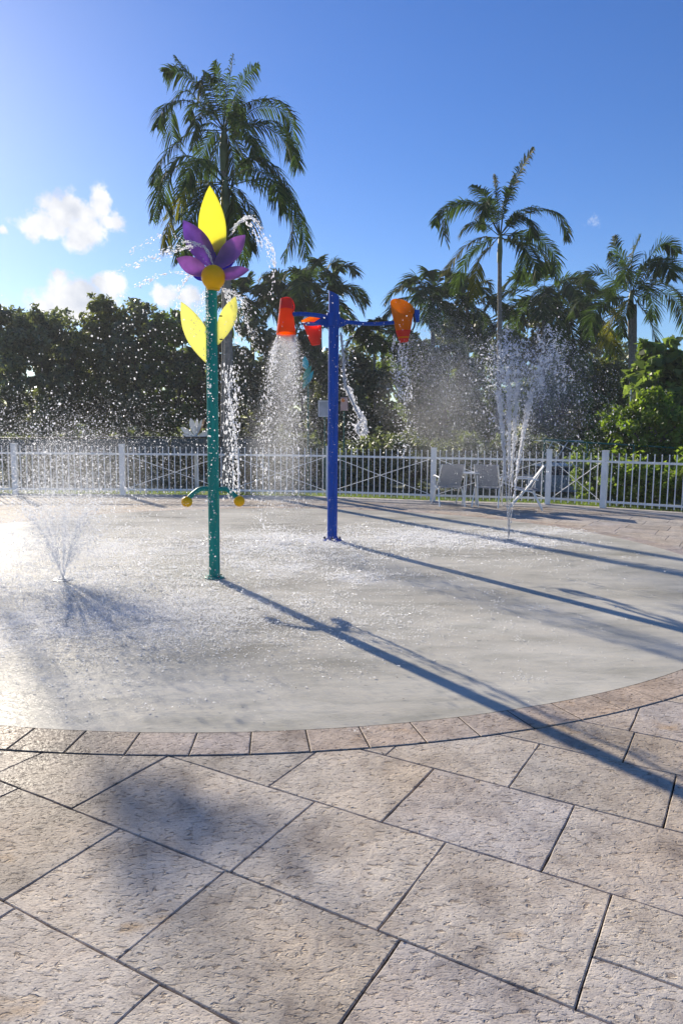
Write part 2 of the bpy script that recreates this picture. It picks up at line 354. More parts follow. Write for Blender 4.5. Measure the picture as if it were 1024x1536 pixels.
# ---------------------------------------------------------------- ground
def quadsheet(name,pts,z,m,kind='structure'):
    o=mesh_np(name,[(p[0],p[1],z) for p in pts],[tuple(range(len(pts)))],m); tag(o,kind=kind); return o
M_earth=mat('grassy_ground',(.05,.075,.025),.95,noise=(.8,.5))
quadsheet('ground',[(-900,-300),(900,-300),(900,1500),(-900,1500)],-.05,M_earth)
FENCE=[(-12.2,16.2),(-7.6,16.75),(-5.12,16.82),(-2.68,16.85),(-.30,16.72),(2.03,15.98),(4.46,15.55),(5.43,14.90),(8.0,13.1),(10.4,10.9)]
M_moss=M_joint
fo=[(x+.0,y+.28) for x,y in FENCE]
quadsheet('paving_base',[(-14,-4),(14,-4),(14,8)]+[(x,y) for x,y in reversed(fo)]+[(-14,16)],-.014,M_joint)
PC=np.array([-.93,9.0]); PR=5.37; RR=5.635
def inpoly(p,poly):
    c=False; n=len(poly)
    for i in range(n):
        a,b=poly[i],poly[(i+1)%n]
        if (a[1]>p[1])!=(b[1]>p[1]) and p[0]<(b[0]-a[0])*(p[1]-a[1])/(b[1]-a[1])+a[0]: c=not c
    return c
def stones():
    rnd=random.Random(5); A=R(-30); ca,sa=math.cos(A),math.sin(A)
    def W(u,v): return np.array([u*ca-v*sa,u*sa+v*ca])
    def U(x,y): return (x*ca+y*sa,-x*sa+y*ca)
    # joints read from the photo in (u,v) of a frame turned 30 degrees (converted below from -30.5)
    rows=[(.36,.90,[-2.4,-1.7,-1.0,-.4]),(.90,1.40,[-2.05,-1.40,-.6]),(1.40,1.92,[-2.75,-2.12,-1.58,-.88,-.15]),(1.92,2.50,[-2.41,-1.56,-.96,-.345]),
          (2.50,3.05,[-2.5,-1.81,-1.24,-.59,.12]),(3.05,3.58,[-1.5,-.88,-.24,.4]),(3.58,3.99,[-1.2,-.48,.2])]
    v=3.99
    while v<21: h=rnd.choice([.5,.55,.58,.42]); rows.append((v,v+h,[rnd.uniform(-.5,.5)])); v+=h
    v=.36
    while v>-5: h=rnd.choice([.5,.55,.58]); rows.append((v-h,v,[rnd.uniform(-.5,.5)])); v-=h
    deck=[(-12.1,-3),(12,-3),(12,8)]+[(x,y) for x,y in reversed(FENCE)]
    V=[];Fc=[]
    def stone(u0,u1,v0,v1):
        g=.0024; bev=.004
        def edge(inset,z):
            out=[]
            cs=[(u0+inset,v0+inset),(u1-inset,v0+inset),(u1-inset,v1-inset),(u0+inset,v1-inset)]
            for k in range(4):
                a=np.array(cs[k]); b=np.array(cs[(k+1)%4]); n=max(1,int(np.linalg.norm(b-a)/.09))
                for j in range(n): out.append(a+(b-a)*j/n)
            return out
        e0=edge(g,0); jit=[np.array([rnd.uniform(-1,1),rnd.uniform(-1,1)])*.0022 for _ in e0]
        n=len(e0)
        c=np.array([(u0+u1)/2,(v0+v1)/2]); hw=np.array([(u1-u0)/2-g,(v1-v0)/2-g])
        tilt=rnd.uniform(-.0008,.0008)
        base=len(V)
        for lev,(ins,z) in enumerate(((0,-.013),(0,-.006),(bev*.45,-.0015),(bev,0))):
            for p,j in zip(e0,jit):
                q=c+(p-c)*(1-ins/hw)+j; w=W(*q); V.append((w[0],w[1],z+tilt))
        for L_ in range(3):
            for k in range(n): Fc.append((base+L_*n+k,base+L_*n+(k+1)%n,base+(L_+1)*n+(k+1)%n,base+(L_+1)*n+k))
        Fc.append(tuple(base+3*n+k for k in range(n)))
    for v0,v1,js in rows:
        js=sorted(js); 
        while js[-1]<16: js.append(js[-1]+rnd.choice([.55,.65,.75,.6]))
        while js[0]>-19: js.insert(0,js[0]-rnd.choice([.55,.65,.75,.6]))
        for a,b in zip(js[:-1],js[1:]):
            c=W((a+b)/2,(v0+v1)/2)
            if not inpoly(c,deck): continue
            far=max(np.hypot(*(W(p,q)-PC)) for p in(a,b) for q in(v0,v1))
            if far<PR: continue
            corners=[W(p,q) for p in(a,b) for q in(v0,v1)]
            if abs(a+.345)<.01 and abs(v0-1.92)<.01: stone(a,b,v0,2.155); stone(a,b,2.155,v1)
            else: stone(a,b,v0,v1)
    o=mesh_np('paving',V,Fc,M_stone); tag(o,kind='structure')
    # border ring stones
    V2=[];F2=[]; n=0
    angs=[math.atan2(*(gnd(x,y)[:2]-PC)[::-1]) for x,y in [(-80,1106),(36,1106),(116,1111),(202,1112),(291,1114),(376,1114),(462,1112),(548,1110),(631,1104),(711,1097)]]
    a0=angs[-1]; step=.0585
    full=list(angs); 
    a=a0
    while a<angs[0]+2*math.pi-step*1.3: a+=step*rnd.uniform(.92,1.08)*(1 if a<-.2 else 1.6); full.append(a)
    full.append(angs[0]+2*math.pi)
    for a,b in zip(full[:-1],full[1:]):
        da=.003/PR; a+=da; b-=da; k=5
        r0,r1=PR+.002,RR; base=len(V2)
        T=[a+(b-a)*j/k for j in range(k+1)]
        sk=.018 # joints lean a little
        def loop(ins,z):
            out=[]
            for th in T: th2=a+(b-a)*.5+(th-(a+b)/2)*(1-2*ins/((b-a)*r0)); out.append((PC[0]+(r0+ins)*math.cos(th2),PC[1]+(r0+ins)*math.sin(th2),z))
            for th in reversed(T): th2=a+(b-a)*.5+(th-(a+b)/2)*(1-2*ins/((b-a)*r0)); out.append((PC[0]+(r1-ins)*math.cos(th2),PC[1]+(r1-ins)*math.sin(th2),z))
            return out
        m_=2*(k+1)
        for ins,z in ((0,-.004),(.0,.002),(.005,.005)): V2+=loop(ins,z)
        for L_ in range(2):
            for q in range(m_): F2.append((base+L_*m_+(q+1)%m_,base+L_*m_+q,base+(L_+1)*m_+q,base+(L_+1)*m_+(q+1)%m_))
        F2.append(tuple(base+2*m_+q for q in range(m_-1,-1,-1)))
    V2=np.array(V2); o=mesh_np('border_paving',V2,F2,M_ring); tag(o,kind='structure')
    # dark bedding under the ring, and the pool floor itself
    def annulus(name,ra,rb,z,m,n=220):
        V=[];Fq=[]
        for k in range(n):
            th=2*math.pi*k/n
            for r in (ra,rb): V.append((PC[0]+r*math.cos(th),PC[1]+r*math.sin(th),z))
        Fq=[(2*k,2*k+1,2*((k+1)%n)+1,2*((k+1)%n)) for k in range(n)]
        o=mesh_np(name,V,Fq,m); tag(o,kind='structure')
    annulus('border_bedding',PR-.03,RR+.0035,.0015,M_joint)
    n=260; V=[(PC[0],PC[1],.0)]+[(PC[0]+r*math.cos(2*math.pi*k/n),PC[1]+r*math.sin(2*math.pi*k/n),z) for r,z in ((2.6,.0012),(PR-.15,.003),(PR,.0035)) for k in range(n)]
    Fq=[(0,1+k,1+(k+1)%n) for k in range(n)]
    for L_ in range(2): Fq+=[(1+L_*n+k,1+(L_+1)*n+k,1+(L_+1)*n+(k+1)%n,1+L_*n+(k+1)%n) for k in range(n)]
    o=mesh_np('pool_floor',V,Fq,M_pool); tag(o,kind='structure')
stones()
def litter():
    r=rs(61); P=[]
    while len(P)<150:
        x,y=r.uniform(-3.5,4.5),r.uniform(2.0,8.5); P.append((x,y))
    P=np.array(P); n=len(P); P=np.concatenate([P,np.full((n,1),.009)],1); a=r.uniform(0,6.28,n); s_=(r.uniform(.003,.010,n))[:,None]
    u=np.stack([np.cos(a),np.sin(a),r.normal(0,.15,n)],1); v=np.stack([-np.sin(a),np.cos(a),r.normal(0,.15,n)],1)
    V=np.stack([P-u*s_,P+v*s_*.45+[0,0,.001],P+u*s_,P-v*s_*.45],1).reshape(-1,3)
    o=mesh_np('leaf_litter',V,np.arange(n*4).reshape(-1,4),mat('dead_leaf',(.07,.05,.03),.8,noise=(9,.5))); tag(o,'tiny dark bits of dead leaf scattered on the pad and paving','leaf litter',kind='stuff')
litter()
# plain concrete strip under the fence
def strip():
    V=[];Fq=[]
    P=[Vector((x,y,0)) for x,y in FENCE]
    n=len(P)
    for i,p in enumerate(P):
        t=(P[min(i+1,n-1)]-P[max(i-1,0)]).normalized(); nr=Vector((-t.y,t.x,0))
        for d,z in ((-.62,.0),(-.62,.012),(.2,.012),(.2,-.04)): q=p+nr*d; V.append((q.x,q.y,z))
    for i in range(n-1):
        for k in range(3): Fq.append((i*4+k,i*4+4+k,i*4+5+k,i*4+1+k))
    o=mesh_np('concrete_strip',V,Fq,mat('concrete',(.40,.37,.34),.85,noise=(3,.2),bump=(40,.4))); tag(o,kind='structure')
strip()

# ---------------------------------------------------------------- fence
def fence():
    root=empty('picket_fence',(0,16,0),label='white metal picket fence with square posts curving round the far side of the splash pad',cat='fence')
    O=np.array([0,16,0])
    def B(mb,name,m=M_white): o=mb.build(name,m,root); o.matrix_parent_inverse=Matrix.Translation((0,-16,0)); return o
    H=1.07; zb=.14
    for i in range(len(FENCE)-1):
        a=Vector((*FENCE[i],0)); b=Vector((*FENCE[i+1],0)); d=b-a; L=d.length; u=d/L; rz=math.atan2(d.y,d.x)
        # rails
        r=MB(); m_=(a+b)/2
        r.box((m_.x,m_.y,H-.10),(L-.1,.032,.045),rz,.004); B(r,'top_rail')
        r=MB(); r.box((m_.x,m_.y,zb),(L-.1,.032,.045),rz,.004); B(r,'bottom_rail')
        n=max(2,round(L/.138)); mb=MB()
        for k in range(1,n):
            q=a+u*(L*k/n); mb.box((q.x,q.y,(H+.05)/2+.03),(.019,.019,H-.02),rz)
            mb.lathe([(.0135,-.0),(.0135,.02),(.004,.03)],(q.x,q.y,H+.049),6)
        B(mb,'picket_row')
        if i in (2,3,4,5,6):
            mb=MB(); nv=Vector((-u.y,u.x,0))*.022
            mb.tube([a+u*.1+nv+Vector((0,0,zb+.03)),b-u*.1+nv+Vector((0,0,H-.13))],.0075,6); B(mb,'brace')
            mb=MB(); mb.tube([a+u*.1+nv*1.8+Vector((0,0,H-.13)),b-u*.1+nv*1.8+Vector((0,0,zb+.03))],.0075,6); B(mb,'brace')
    for i,(x,y) in enumerate(FENCE):
        if i==3: continue
        mb=MB(); a=FENCE[max(0,i-1)]; b=FENCE[min(len(FENCE)-1,i+1)]; rz=math.atan2(b[1]-a[1],b[0]-a[0]); s=.115
        mb.box((x,y,.595),(s,s,1.17),rz,.006); mb.box((x,y,1.19),(s+.018,s+.018,.022),rz,.008); B(mb,'post')
fence()

# ---------------------------------------------------------------- flower water feature
def petal(base,tip,width,nrm,curl=.1,thick=.012,peak=.45,n=14,m=6,tipw=.0,basew=.12,cup=.15):
    """leaf-shaped shell from base to tip; nrm = facing direction; cupped across its width"""
    base=np.array(base,float); tip=np.array(tip,float); ax=tip-base; L=np.linalg.norm(ax); ax/=L
    nrm=np.array(nrm,float); nrm-=ax*nrm.dot(ax); nrm/=np.linalg.norm(nrm); side=np.cross(ax,nrm)
    V=[]
    for i in range(n+1):
        t=i/n
        w=width/2*((math.sin(math.pi*min(1,t)**(math.log(.5)/math.log(peak)))**.85)*(1-basew)+basew*(1-t)**1.5)
        if i==n: w=.002
        for j in range(m+1):
            s=j/m*2-1
            V.append(base+ax*L*t+side*w*s-nrm*curl*L*math.sin(math.pi*t)*.5+nrm*cup*w*(s*s))
    nv=len(V); V=V+[v+nrm*thick for v in V]
    Fc=[]
    for i in range(n):
        for j in range(m):
            a=i*(m+1)+j; Fc.append((a,a+1,a+m+2,a+m+1)); Fc.append((a+nv,a+nv+m+1,a+nv+m+2,a+nv+1))
        a=i*(m+1); b=a+m; c=a+m+1; d=b+m+1
        Fc.append((a,c,c+nv,a+nv)); Fc.append((b,b+nv,d+nv,d))
    for j in range(m): Fc.append((j,j+nv,j+1+nv,j+1)); q=n*(m+1)+j; Fc.append((q,q+1,q+1+nv,q+nv))
    return V,Fc
def flower():
    x,y=GP[0],GP[1]; root=empty('flower_fountain',(x,y,0),label='tall green pole water feature topped by a purple and yellow flower',cat='water feature')
    inv=Matrix.Translation((-x,-y,0))
    def B(mb,name,m,par=None,smooth=True):
        o=mb.build(name,m,par or root,smooth); o.matrix_parent_inverse=inv if not par else par.matrix_world.inverted(); return o
    top=at(321,436,y)
    bx=at(321,436,y)[0]
    mb=MB(); mb.tube([(x,y,.0),(x,y,1.0),(x,y,top[2]+.05)],[.0585,.0585,.0585],28); pole=B(mb,'pole',M_green)
    mb=MB(); mb.lathe([(.105,.0),(.105,.014),(.098,.018),(.062,.018)],(x,y,.002),28); B(mb,'base_plate',M_green)
    for k in range(4):
        mb=MB(); q=R(45+90*k); mb.lathe([(.011,.0),(.011,.012),(.006,.016)],(x+.083*math.cos(q),y+.083*math.sin(q),.018),6); B(mb,'bolt',M_bolt)
    # arms with balls
    for s,(px,py) in ((-1,(282,752)),(1,(360,751))):
        e=at(px,py,y); z0=at(322,732,y)[2]
        e[1]=y-.05
        P=cat([(x+s*.05,y,z0-.01),(x+s*.14,y-.01,z0-.012),(x+s*.215,y-.03,z0-.065),(e[0]-s*.012,e[1],e[2]+.03)],12)
        mb=MB(); mb.tube(P,.025,12); B(mb,'arm',M_green)
        mb=MB(); r=.058; mb.lathe([(max(.002,r*math.sin(math.pi*k/14)),-r*math.cos(math.pi*k/14)) for k in range(15)],tuple(e),22); B(mb,'ball',M_gold)
    # yellow bulb
    c=at(320,415,y-.05); mb=MB(); r=.122
    prof=[]
    for k in range(15):
        th=math.pi*k/14; rr=r*math.sin(th); zz=-r*math.cos(th)
        if zz<0: rr=max(rr,.066) if zz>-.125 else .064
        prof.append((max(.064 if zz<0 else .003,rr),zz*(1.08 if zz<0 else .95)))
    mb.lathe(prof,tuple(c),28); B(mb,'flower_centre',M_gold)
    # petals : (tip px, depth offset of tip, width, material, facing)
    def pet(bpx,tpx,dy0,dy1,wid,m,nr,peak=.5,curl=.12,cup=.35,name='petal',par=None):
        b=at(*bpx,y+dy0); t=at(*tpx,y+dy1); mb=MB(); V,Fc=petal(b,t,wid,nr,curl,peak=peak,cup=cup); mb.add(V,Fc); return B(mb,name,m,par)
    pet((322,404),(315,279),.12,.16,.31,M_yel,(0,-1,0),.50,.03,.05)
    pet((326,408),(275,331),.05,.02,.255,M_pur,(.2,-1,.1),.56,.12,.25)
    pet((318,408),(368,353),.04,.02,.225,M_pur2,(-.2,-1,.1),.58,.12,.25)
    pet((318,414),(265,388),.0,-.12,.20,M_pur2,(.0,-1,.25),.58,.10,.25)
    pet((322,416),(374,405),.0,-.10,.155,M_pur2,(.0,-1,.35),.55,.10,.3)
    pet((320,408),(350,372),.06,.16,.26,M_ind,(-.2,-1,.1),.5,.1,.2)
    pet((322,414),(285,407),.02,.12,.17,M_ind,(.2,-1,.1),.5,.1,.2)
    pet((322,404),(334,352),.10,.26,.25,M_pur,(0,-1,0),.5,.05,.2)
    # big leaves
    l1=pet((318,549),(272,453),.0,-.02,.25,M_leafy,(.15,-1,0),.52,.03,.08,'leaf')
    l2=pet((326,517),(354,445),.0,-.02,.19,M_leafy,(-.15,-1,0),.55,.03,.08,'leaf')
    for px,py in ((312,507),(312,541),(331,474),(332,509)):
        q=at(px,py,y-.04); mb=MB(); mb.tube([q-np.array([.016,0,0]),q+np.array([.016,0,0])],.007,8); B(mb,'bolt',M_bolt)
flower()

# ---------------------------------------------------------------- bucket pole
def bucket_mesh(top_c,bot_c,rt,rb,tilt_n,open_depth=.06,lip=.012,taper_pow=.8,slant=None):
    """tapering tub: outer and inner walls; top_c and bot_c are ends of its axis, slant skews the rim"""
    T=Vector(tuple(top_c)); Bv=Vector(tuple(bot_c)); ax=(T-Bv); L=ax.length; ax.normalize()
    a=ax.orthogonal().normalized(); b=ax.cross(a); n=26; V=[];K=9
    sl_=Vector(slant) if slant else Vector((0,0,0))
    for i in range(K+1):
        t=i/K; r=rb+(rt-rb)*(t**taper_pow)
        for k in range(n):
            q=2*math.pi*k/n; dv=a*math.cos(q)+b*math.sin(q)
            V.append(Bv+ax*L*t+dv*r+ax*(t**3)*dv.dot(sl_)*r)
    for i in range(K,0,-1):
        t=i/K; r=rb+(rt-rb)*(t**taper_pow)-.012
        for k in range(n):
            q=2*math.pi*k/n; dv=a*math.cos(q)+b*math.sin(q)
            V.append(Bv+ax*L*t+dv*r+ax*(t**3)*dv.dot(sl_)*r+ax*(.0 if i==K else 0))
    R_=2*K+1
    Fc=[(i*n+k,i*n+(k+1)%n,(i+1)*n+(k+1)%n,(i+1)*n+k) for i in range(R_-1) for k in range(n)] if False else []
    rows=len(V)//n
    for i in range(rows-1):
        for k in range(n): Fc.append((i*n+k,i*n+(k+1)%n,(i+1)*n+(k+1)%n,(i+1)*n+k))
    Fc.append(tuple(range(n-1,-1,-1))); Fc.append(tuple((rows-1)*n+k for k in range(n)))
    return V,Fc
def buckets():
    x,y=BP[0],BP[1]; root=empty('bucket_tree',(x,y,0),label='blue pole with curved arms holding three tipping buckets',cat='water feature')
    inv=Matrix.Translation((-x,-y,0))
    def B(mb,name,m,par=None,smooth=True):
        o=mb.build(name,m,par or root,smooth); o.matrix_parent_inverse=inv; return o
    top=at(500,437,y)[2]
    mb=MB(); r=.072
    n=28; V=[]
    for z in (0,1,2,top-.03): 
        for k in range(n): q=2*math.pi*k/n; V.append((x+r*math.cos(q),y+r*math.sin(q),z+(-.035*math.cos(q) if z==top-.03 else 0)))
    mb.add(V,[(i*n+k,i*n+(k+1)%n,(i+1)*n+(k+1)%n,(i+1)*n+k) for i in range(3) for k in range(n)]+[tuple(3*n+k for k in range(n))]); B(mb,'pole',M_blue)
    mb=MB(); mb.lathe([(.135,.0),(.135,.016),(.128,.02),(.075,.02)],(x,y,.002),28); mb.lathe([(.1,.02),(.076,.06)],(x,y,0),28); B(mb,'base_plate',M_blue)
    for k in range(4):
        mb=MB(); q=R(0+90*k); mb.lathe([(.016,.0),(.016,.03),(.008,.04)],(x+.11*math.cos(q),y+.11*math.sin(q),.02),6); B(mb,'bolt',M_bolt)
    def arm(pts,r=.026): mb=MB(); mb.tube(cat(pts,16),r,12); B(mb,'arm',M_blue)
    def ctr(px,py,dy=0): return at(px,py,y+dy)
    arm([ctr(500,478),ctr(475,473,-.03),ctr(450,471,-.04),ctr(436,472,-.02)],.03)
    arm([ctr(500,480),ctr(520,483,.0),ctr(555,486,.02),ctr(588,484,.0),ctr(610,480,0)],.026)
    arm([ctr(500,482),ctr(484,484,.2),ctr(470,486,.5),ctr(455,485,.75)],.028)
    mb=MB(); mb.lathe([(.09,-.09),(.095,-.06),(.095,.06),(.09,.09)],tuple(ctr(499.5,480)),24); B(mb,'collar',M_blue)
    # gusset plates between arms and pole
    for a,b,c in (((492,470),(492,492),(470,484)),((508,474),(508,492),(524,485))):
        P=[ctr(*q) for q in (a,b,c)]; V=[p+np.array([0,-.006,0]) for p in P]+[p+np.array([0,.006,0]) for p in P]
        mb=MB(); mb.add(V,[(0,1,2),(5,4,3),(0,3,4,1),(1,4,5,2),(2,5,3,0)]); B(mb,'gusset',M_blue,smooth=False)
    def bucket(topc,botc,rt,rb,body,basem,rim,sl_,label,split=.42,tp=.8):
        T=Vector(tuple(topc)); Bt=Vector(tuple(botc)); mid=Bt.lerp(T,split); rm=rb+(rt-rb)*(split**tp)
        mb=MB(); mb.add(*bucket_mesh(T,Bt,rt,rb,None,slant=sl_,taper_pow=tp)); o=B(mb,'bucket',body); o['label']=label
        mb=MB(); mb.add(*bucket_mesh(mid,Bt-(T-Bt).normalized()*.003,rm+.004,rb+.004,None,taper_pow=1)); B(mb,'bucket_bottom',basem)
        return o
    # left bucket, tipped over and pouring: mouth down
    bucket(ctr(429,501,-.05),ctr(429,449,.02),.135,.075,M_or,M_red,None,(0,0,0),'orange bucket tipped mouth down and pouring',.3,1.0)
    mb=MB(); # looped bracket over it
    mb.tube(cat([ctr(437,474,-.02),ctr(441,462),ctr(438,450),ctr(430,446.5),ctr(422,450),ctr(420.5,462)],16),.011,8); B(mb,'bracket',M_red)
    # right bucket upright
    bucket(ctr(603,460,.0),ctr(605,513,.02),.165,.055,M_or2,M_red,None,(-.3,.75,0),'orange bucket with red bottom, upright on the longer arm',.33,.75)
    mb=MB(); mb.tube(cat([ctr(618,470,-.06),ctr(622,480,-.04),ctr(620,492,-.0),ctr(614,500,.02)],12),.012,8); B(mb,'bracket',M_bolt)
    mb=MB(); mb.box(tuple(ctr(624,474,.02)),(.07,.06,.17),.3,.01); B(mb,'bearing',M_blue,smooth=False)
    # back bucket, red
    bucket(ctr(468,481,.75),ctr(474,517,.75),.145,.06,M_red,M_red,None,(.2,0,.2),'red bucket on the arm that points away',.33,.8)
    mb=MB(); mb.tube(cat([ctr(452,482,.62),ctr(470,478,.60),ctr(484,480,.7)],10),[.012+.028*math.sin(math.pi*k/9) for k in range(10)],10,flat=.5); B(mb,'bucket_lip',M_or2)
buckets()

# fountain nozzles in the floor
def nozzle(p,label):
    mb=MB(); mb.lathe([(.10,.0),(.10,.008),(.06,.012),(.055,.018),(.03,.018)],(p[0],p[1],.003),24); o=mb.build('nozzle_plate',M_steel,None,True); tag(o,label,'nozzle')
nozzle(JR,'round metal floor nozzle under the right-hand fountain'); nozzle(JL,'round metal floor nozzle under the left-hand fountain')

# ---------------------------------------------------------------- water
TV=np.array([(1,1,1),(1,-1,-1),(-1,1,-1),(-1,-1,1)],float)/math.sqrt(3)
TF=np.array([(0,1,2),(0,3,1),(0,2,3),(1,3,2)])
OV=np.array([(1,0,0),(-1,0,0),(0,1,0),(0,-1,0),(0,0,1),(0,0,-1)],float)
OF=np.array([(0,2,4),(2,1,4),(1,3,4),(3,0,4),(2,0,5),(1,2,5),(3,1,5),(0,3,5)])
def drops(P,rad,r,octa=False,stretch=None):
    """P (n,3), rad (n,) -> verts, tris of little tumbling droplets"""
    B,Fb=(OV,OF) if octa else (TV,TF); n=len(P)
    q=r.normal(size=(n,4)); q/=np.linalg.norm(q,axis=1)[:,None]; a,b,c,d=q.T
    Rm=np.stack([1-2*(c*c+d*d),2*(b*c-a*d),2*(b*d+a*c),2*(b*c+a*d),1-2*(b*b+d*d),2*(c*d-a*b),2*(b*d-a*c),2*(c*d+a*b),1-2*(b*b+c*c)],1).reshape(n,3,3)
    V=np.einsum('nij,kj->nki',Rm,B)*rad[:,None,None]
    if stretch is not None:
        s=np.asarray(stretch); L=np.linalg.norm(s,axis=1)+1e-9; u=s/L[:,None]
        V+=(V@u[:,:,None])*u[:,None,:]*(L[:,None,None])
    V=V+P[:,None,:]
    Fc=(Fb[None]+np.arange(n)[:,None,None]*len(B)).reshape(-1,3)
    return V.reshape(-1,3),Fc
class Water:
    def __init__(s,seed): s.V=[];s.F=[];s.n=0;s.r=rs(seed)
    def add(s,P,rad,octa=False,stretch=None):
        P=np.asarray(P); k=P[:,2]>.004; P=P[k]; rad=np.asarray(rad)[k]
        if stretch is not None: stretch=np.asarray(stretch)[k]
        if len(P)==0: return
        V,F_=drops(P,rad,s.r,octa,stretch); s.V.append(V); s.F.append(F_+s.n); s.n+=len(V)
    def strand(s,pts,r0,n,jit=.006,sz=.006,curve=None):
        """a rope of overlapping blobs along a path"""
        C_=cat(pts,200); t=np.sort(s.r.rand(n)); i=(t*198).astype(int); f=(t*198-i)[:,None]
        P=C_[i]*(1-f)+C_[i+1]*f; tg=C_[i+1]-C_[i]; tg/=np.linalg.norm(tg,axis=1)[:,None]+1e-9
        j=jit*(curve(t) if curve else np.ones(n))
        P=P+s.r.normal(size=(n,3))*j[:,None]
        s.add(P,sz*s.r.lognormal(0,.4,n),True,tg*1.5)
    def build(s,name,label,cat_,kind=None,m=None,grp=None):
        V=np.concatenate(s.V); o=mesh_np(name,V,np.concatenate(s.F),m or M_water); tag(o,label,cat_,grp,kind); return o
def ballistic(W,p0,vel,n,t0,t1,sz,spread=0.,jit=.0,octa=True,st=1.0):
    """n drops along trajectories from p0 with velocity vel(+spread) at times in t0..t1"""
    r=W.r; t=r.uniform(t0,t1,n); v=np.array(vel)[None]+r.normal(size=(n,3))*spread
    P=np.array(p0)[None]+v*t[:,None]; P[:,2]-=4.9*t*t
    vv=v.copy(); vv[:,2]-=9.8*t; u=vv/np.linalg.norm(vv,axis=1)[:,None]
    P+=r.normal(size=(n,3))*jit
    W.add(P,sz*r.lognormal(0,.45,n),octa,u*st)

# right fountain
W=Water(1); r=W.r; p0=JR+np.array([0,0,.02])
def spouts(W,p0,dirs,vz0,vz1,n,sz,lat,t0=0,jit=.0,octa=True,st=1.,tmax=1.5):
    """drops launched at many speeds, so they fill the column from floor to tip"""
    r=W.r
    for vx,vy in dirs:
        vz=r.uniform(vz0,vz1,n)**1.0; t=t0+(r.rand(n)**.9)*(np.minimum(tmax,2*vz/9.8)-t0); grow=np.clip(t/.6,.05,1.6)
        P=np.stack([vx*t+r.normal(0,lat,n)*t*grow,vy*t+r.normal(0,lat,n)*t*grow,vz*t-4.9*t*t],1)+p0
        vv=np.stack([np.full(n,vx),np.full(n,vy),vz-9.8*t],1); u=vv/np.linalg.norm(vv,axis=1)[:,None]
        P+=r.normal(size=(n,3))*jit; W.add(P,sz*r.lognormal(0,.45,n),octa,u*st)
for vx,vy,vz in ((-.55,0,7.3),(-.18,.05,7.5),(.12,.05,7.6),(.62,.0,7.2)):
    ballistic(W,p0,(vx,vy,vz),1300,0,.24,.0027,.012,.0,st=3.0)
    ballistic(W,p0,(vx,vy,vz),900,.12,.40,.0046,.06,.002,st=2.0)
spouts(W,p0,((-.5,0),(-.15,.0),(.15,0),(.6,0)),6.6,7.6,600,.0048,.12,.05,st=1.3,tmax=.75)
spouts(W,p0,((-.15,0),(.75,0)),6.9,7.5,1300,.0048,.2,.3,st=.8,tmax=1.3)
spouts(W,p0,((-.3,0),(.8,0),(.2,0)),6.4,7.5,4200,.0026,.30,.2,octa=False,st=.5,tmax=1.45)
for (px,py,rx,ry,n) in ((757,512,.06,.11,170),(762,545,.07,.16,230),(822,512,.10,.10,330),(838,545,.12,.16,260),(812,570,.10,.2,220),(757,600,.07,.25,200)):
    c=at(px,py,JR[1]); m=max(1,n//14); cc=c+r.normal(size=(m,3))*np.array([rx,.1,ry]); P=np.repeat(cc,14,0)+r.normal(size=(m*14,3))*np.array([.022,.02,.035])
    W.add(P,.0052*r.lognormal(0,.5,len(P)),True,r.normal(size=(len(P),3))*1.0)
W.build('fountain_jet','tall white fountain jet shooting up from the floor on the right','water jet',grp='fountain jets')
# left fountain: low wide bush of drops
W=Water(2); r=W.r; p0=JL+np.array([0,0,.02])
ring=[(1.25*math.cos(a),1.25*math.sin(a)) for a in np.arange(9)/9*2*math.pi+.3]; inner=[(.45*math.cos(a),.45*math.sin(a)) for a in np.arange(5)/5*2*math.pi+.6]
for vx,vy in ring: ballistic(W,p0,(vx,vy,4.0),240,0,.30,.0030,.06,.002,st=2.2)
spouts(W,p0,ring,2.6,4.6,520,.0038,.30,.03,st=.8)
spouts(W,p0,inner,3.4,5.9,1100,.0030,.42,.10,st=.8)
spouts(W,p0,ring,2.4,5.6,1100,.0026,.62,.06,st=.5)
spouts(W,p0,ring,2.2,6.2,3800,.0021,.80,.08,octa=False,st=.4)
W.build('fountain_jet','low bushy fountain jet of white drops rising at the left edge','water jet',grp='fountain jets')
# water from tipped bucket
W=Water(3); r=W.r; y=BP[1]
n=52000; t=r.rand(n)**.9*.82; P0=np.tile(at(431,503,y),(n,1)); P0[:,0]+=r.uniform(-.13,.12,n); P0[:,1]+=r.uniform(-.1,.1,n)
vx=r.normal(0,.36,n)-.06; vy=r.normal(0,.36,n); P=P0+np.stack([vx*t,vy*t,-.5*t-4.2*t*t],1)
W.add(P,.0024*r.lognormal(0,.4,n),False)
n=1500; t=r.rand(n)*.75; P0=np.tile(at(418,503,y),(n,1)); P=P0+np.stack([(-.36+r.normal(0,.14,n))*t,r.normal(0,.1,n)*t,-.4*t-4.4*t*t],1); W.add(P,.0045*r.lognormal(0,.5,n),True,np.tile([0,0,1.0],(n,1)))
n=1500; t=r.rand(n)*.7; P0=np.tile(at(440,503,y),(n,1)); P=P0+np.stack([(.02+r.normal(0,.22,n))*t,r.normal(0,.1,n)*t,-.4*t-4.4*t*t],1); W.add(P,.0042*r.lognormal(0,.5,n),True,np.tile([0,0,1.0],(n,1)))
W.build('falling_water','pale cone of spray falling from the tipped orange bucket','falling water')
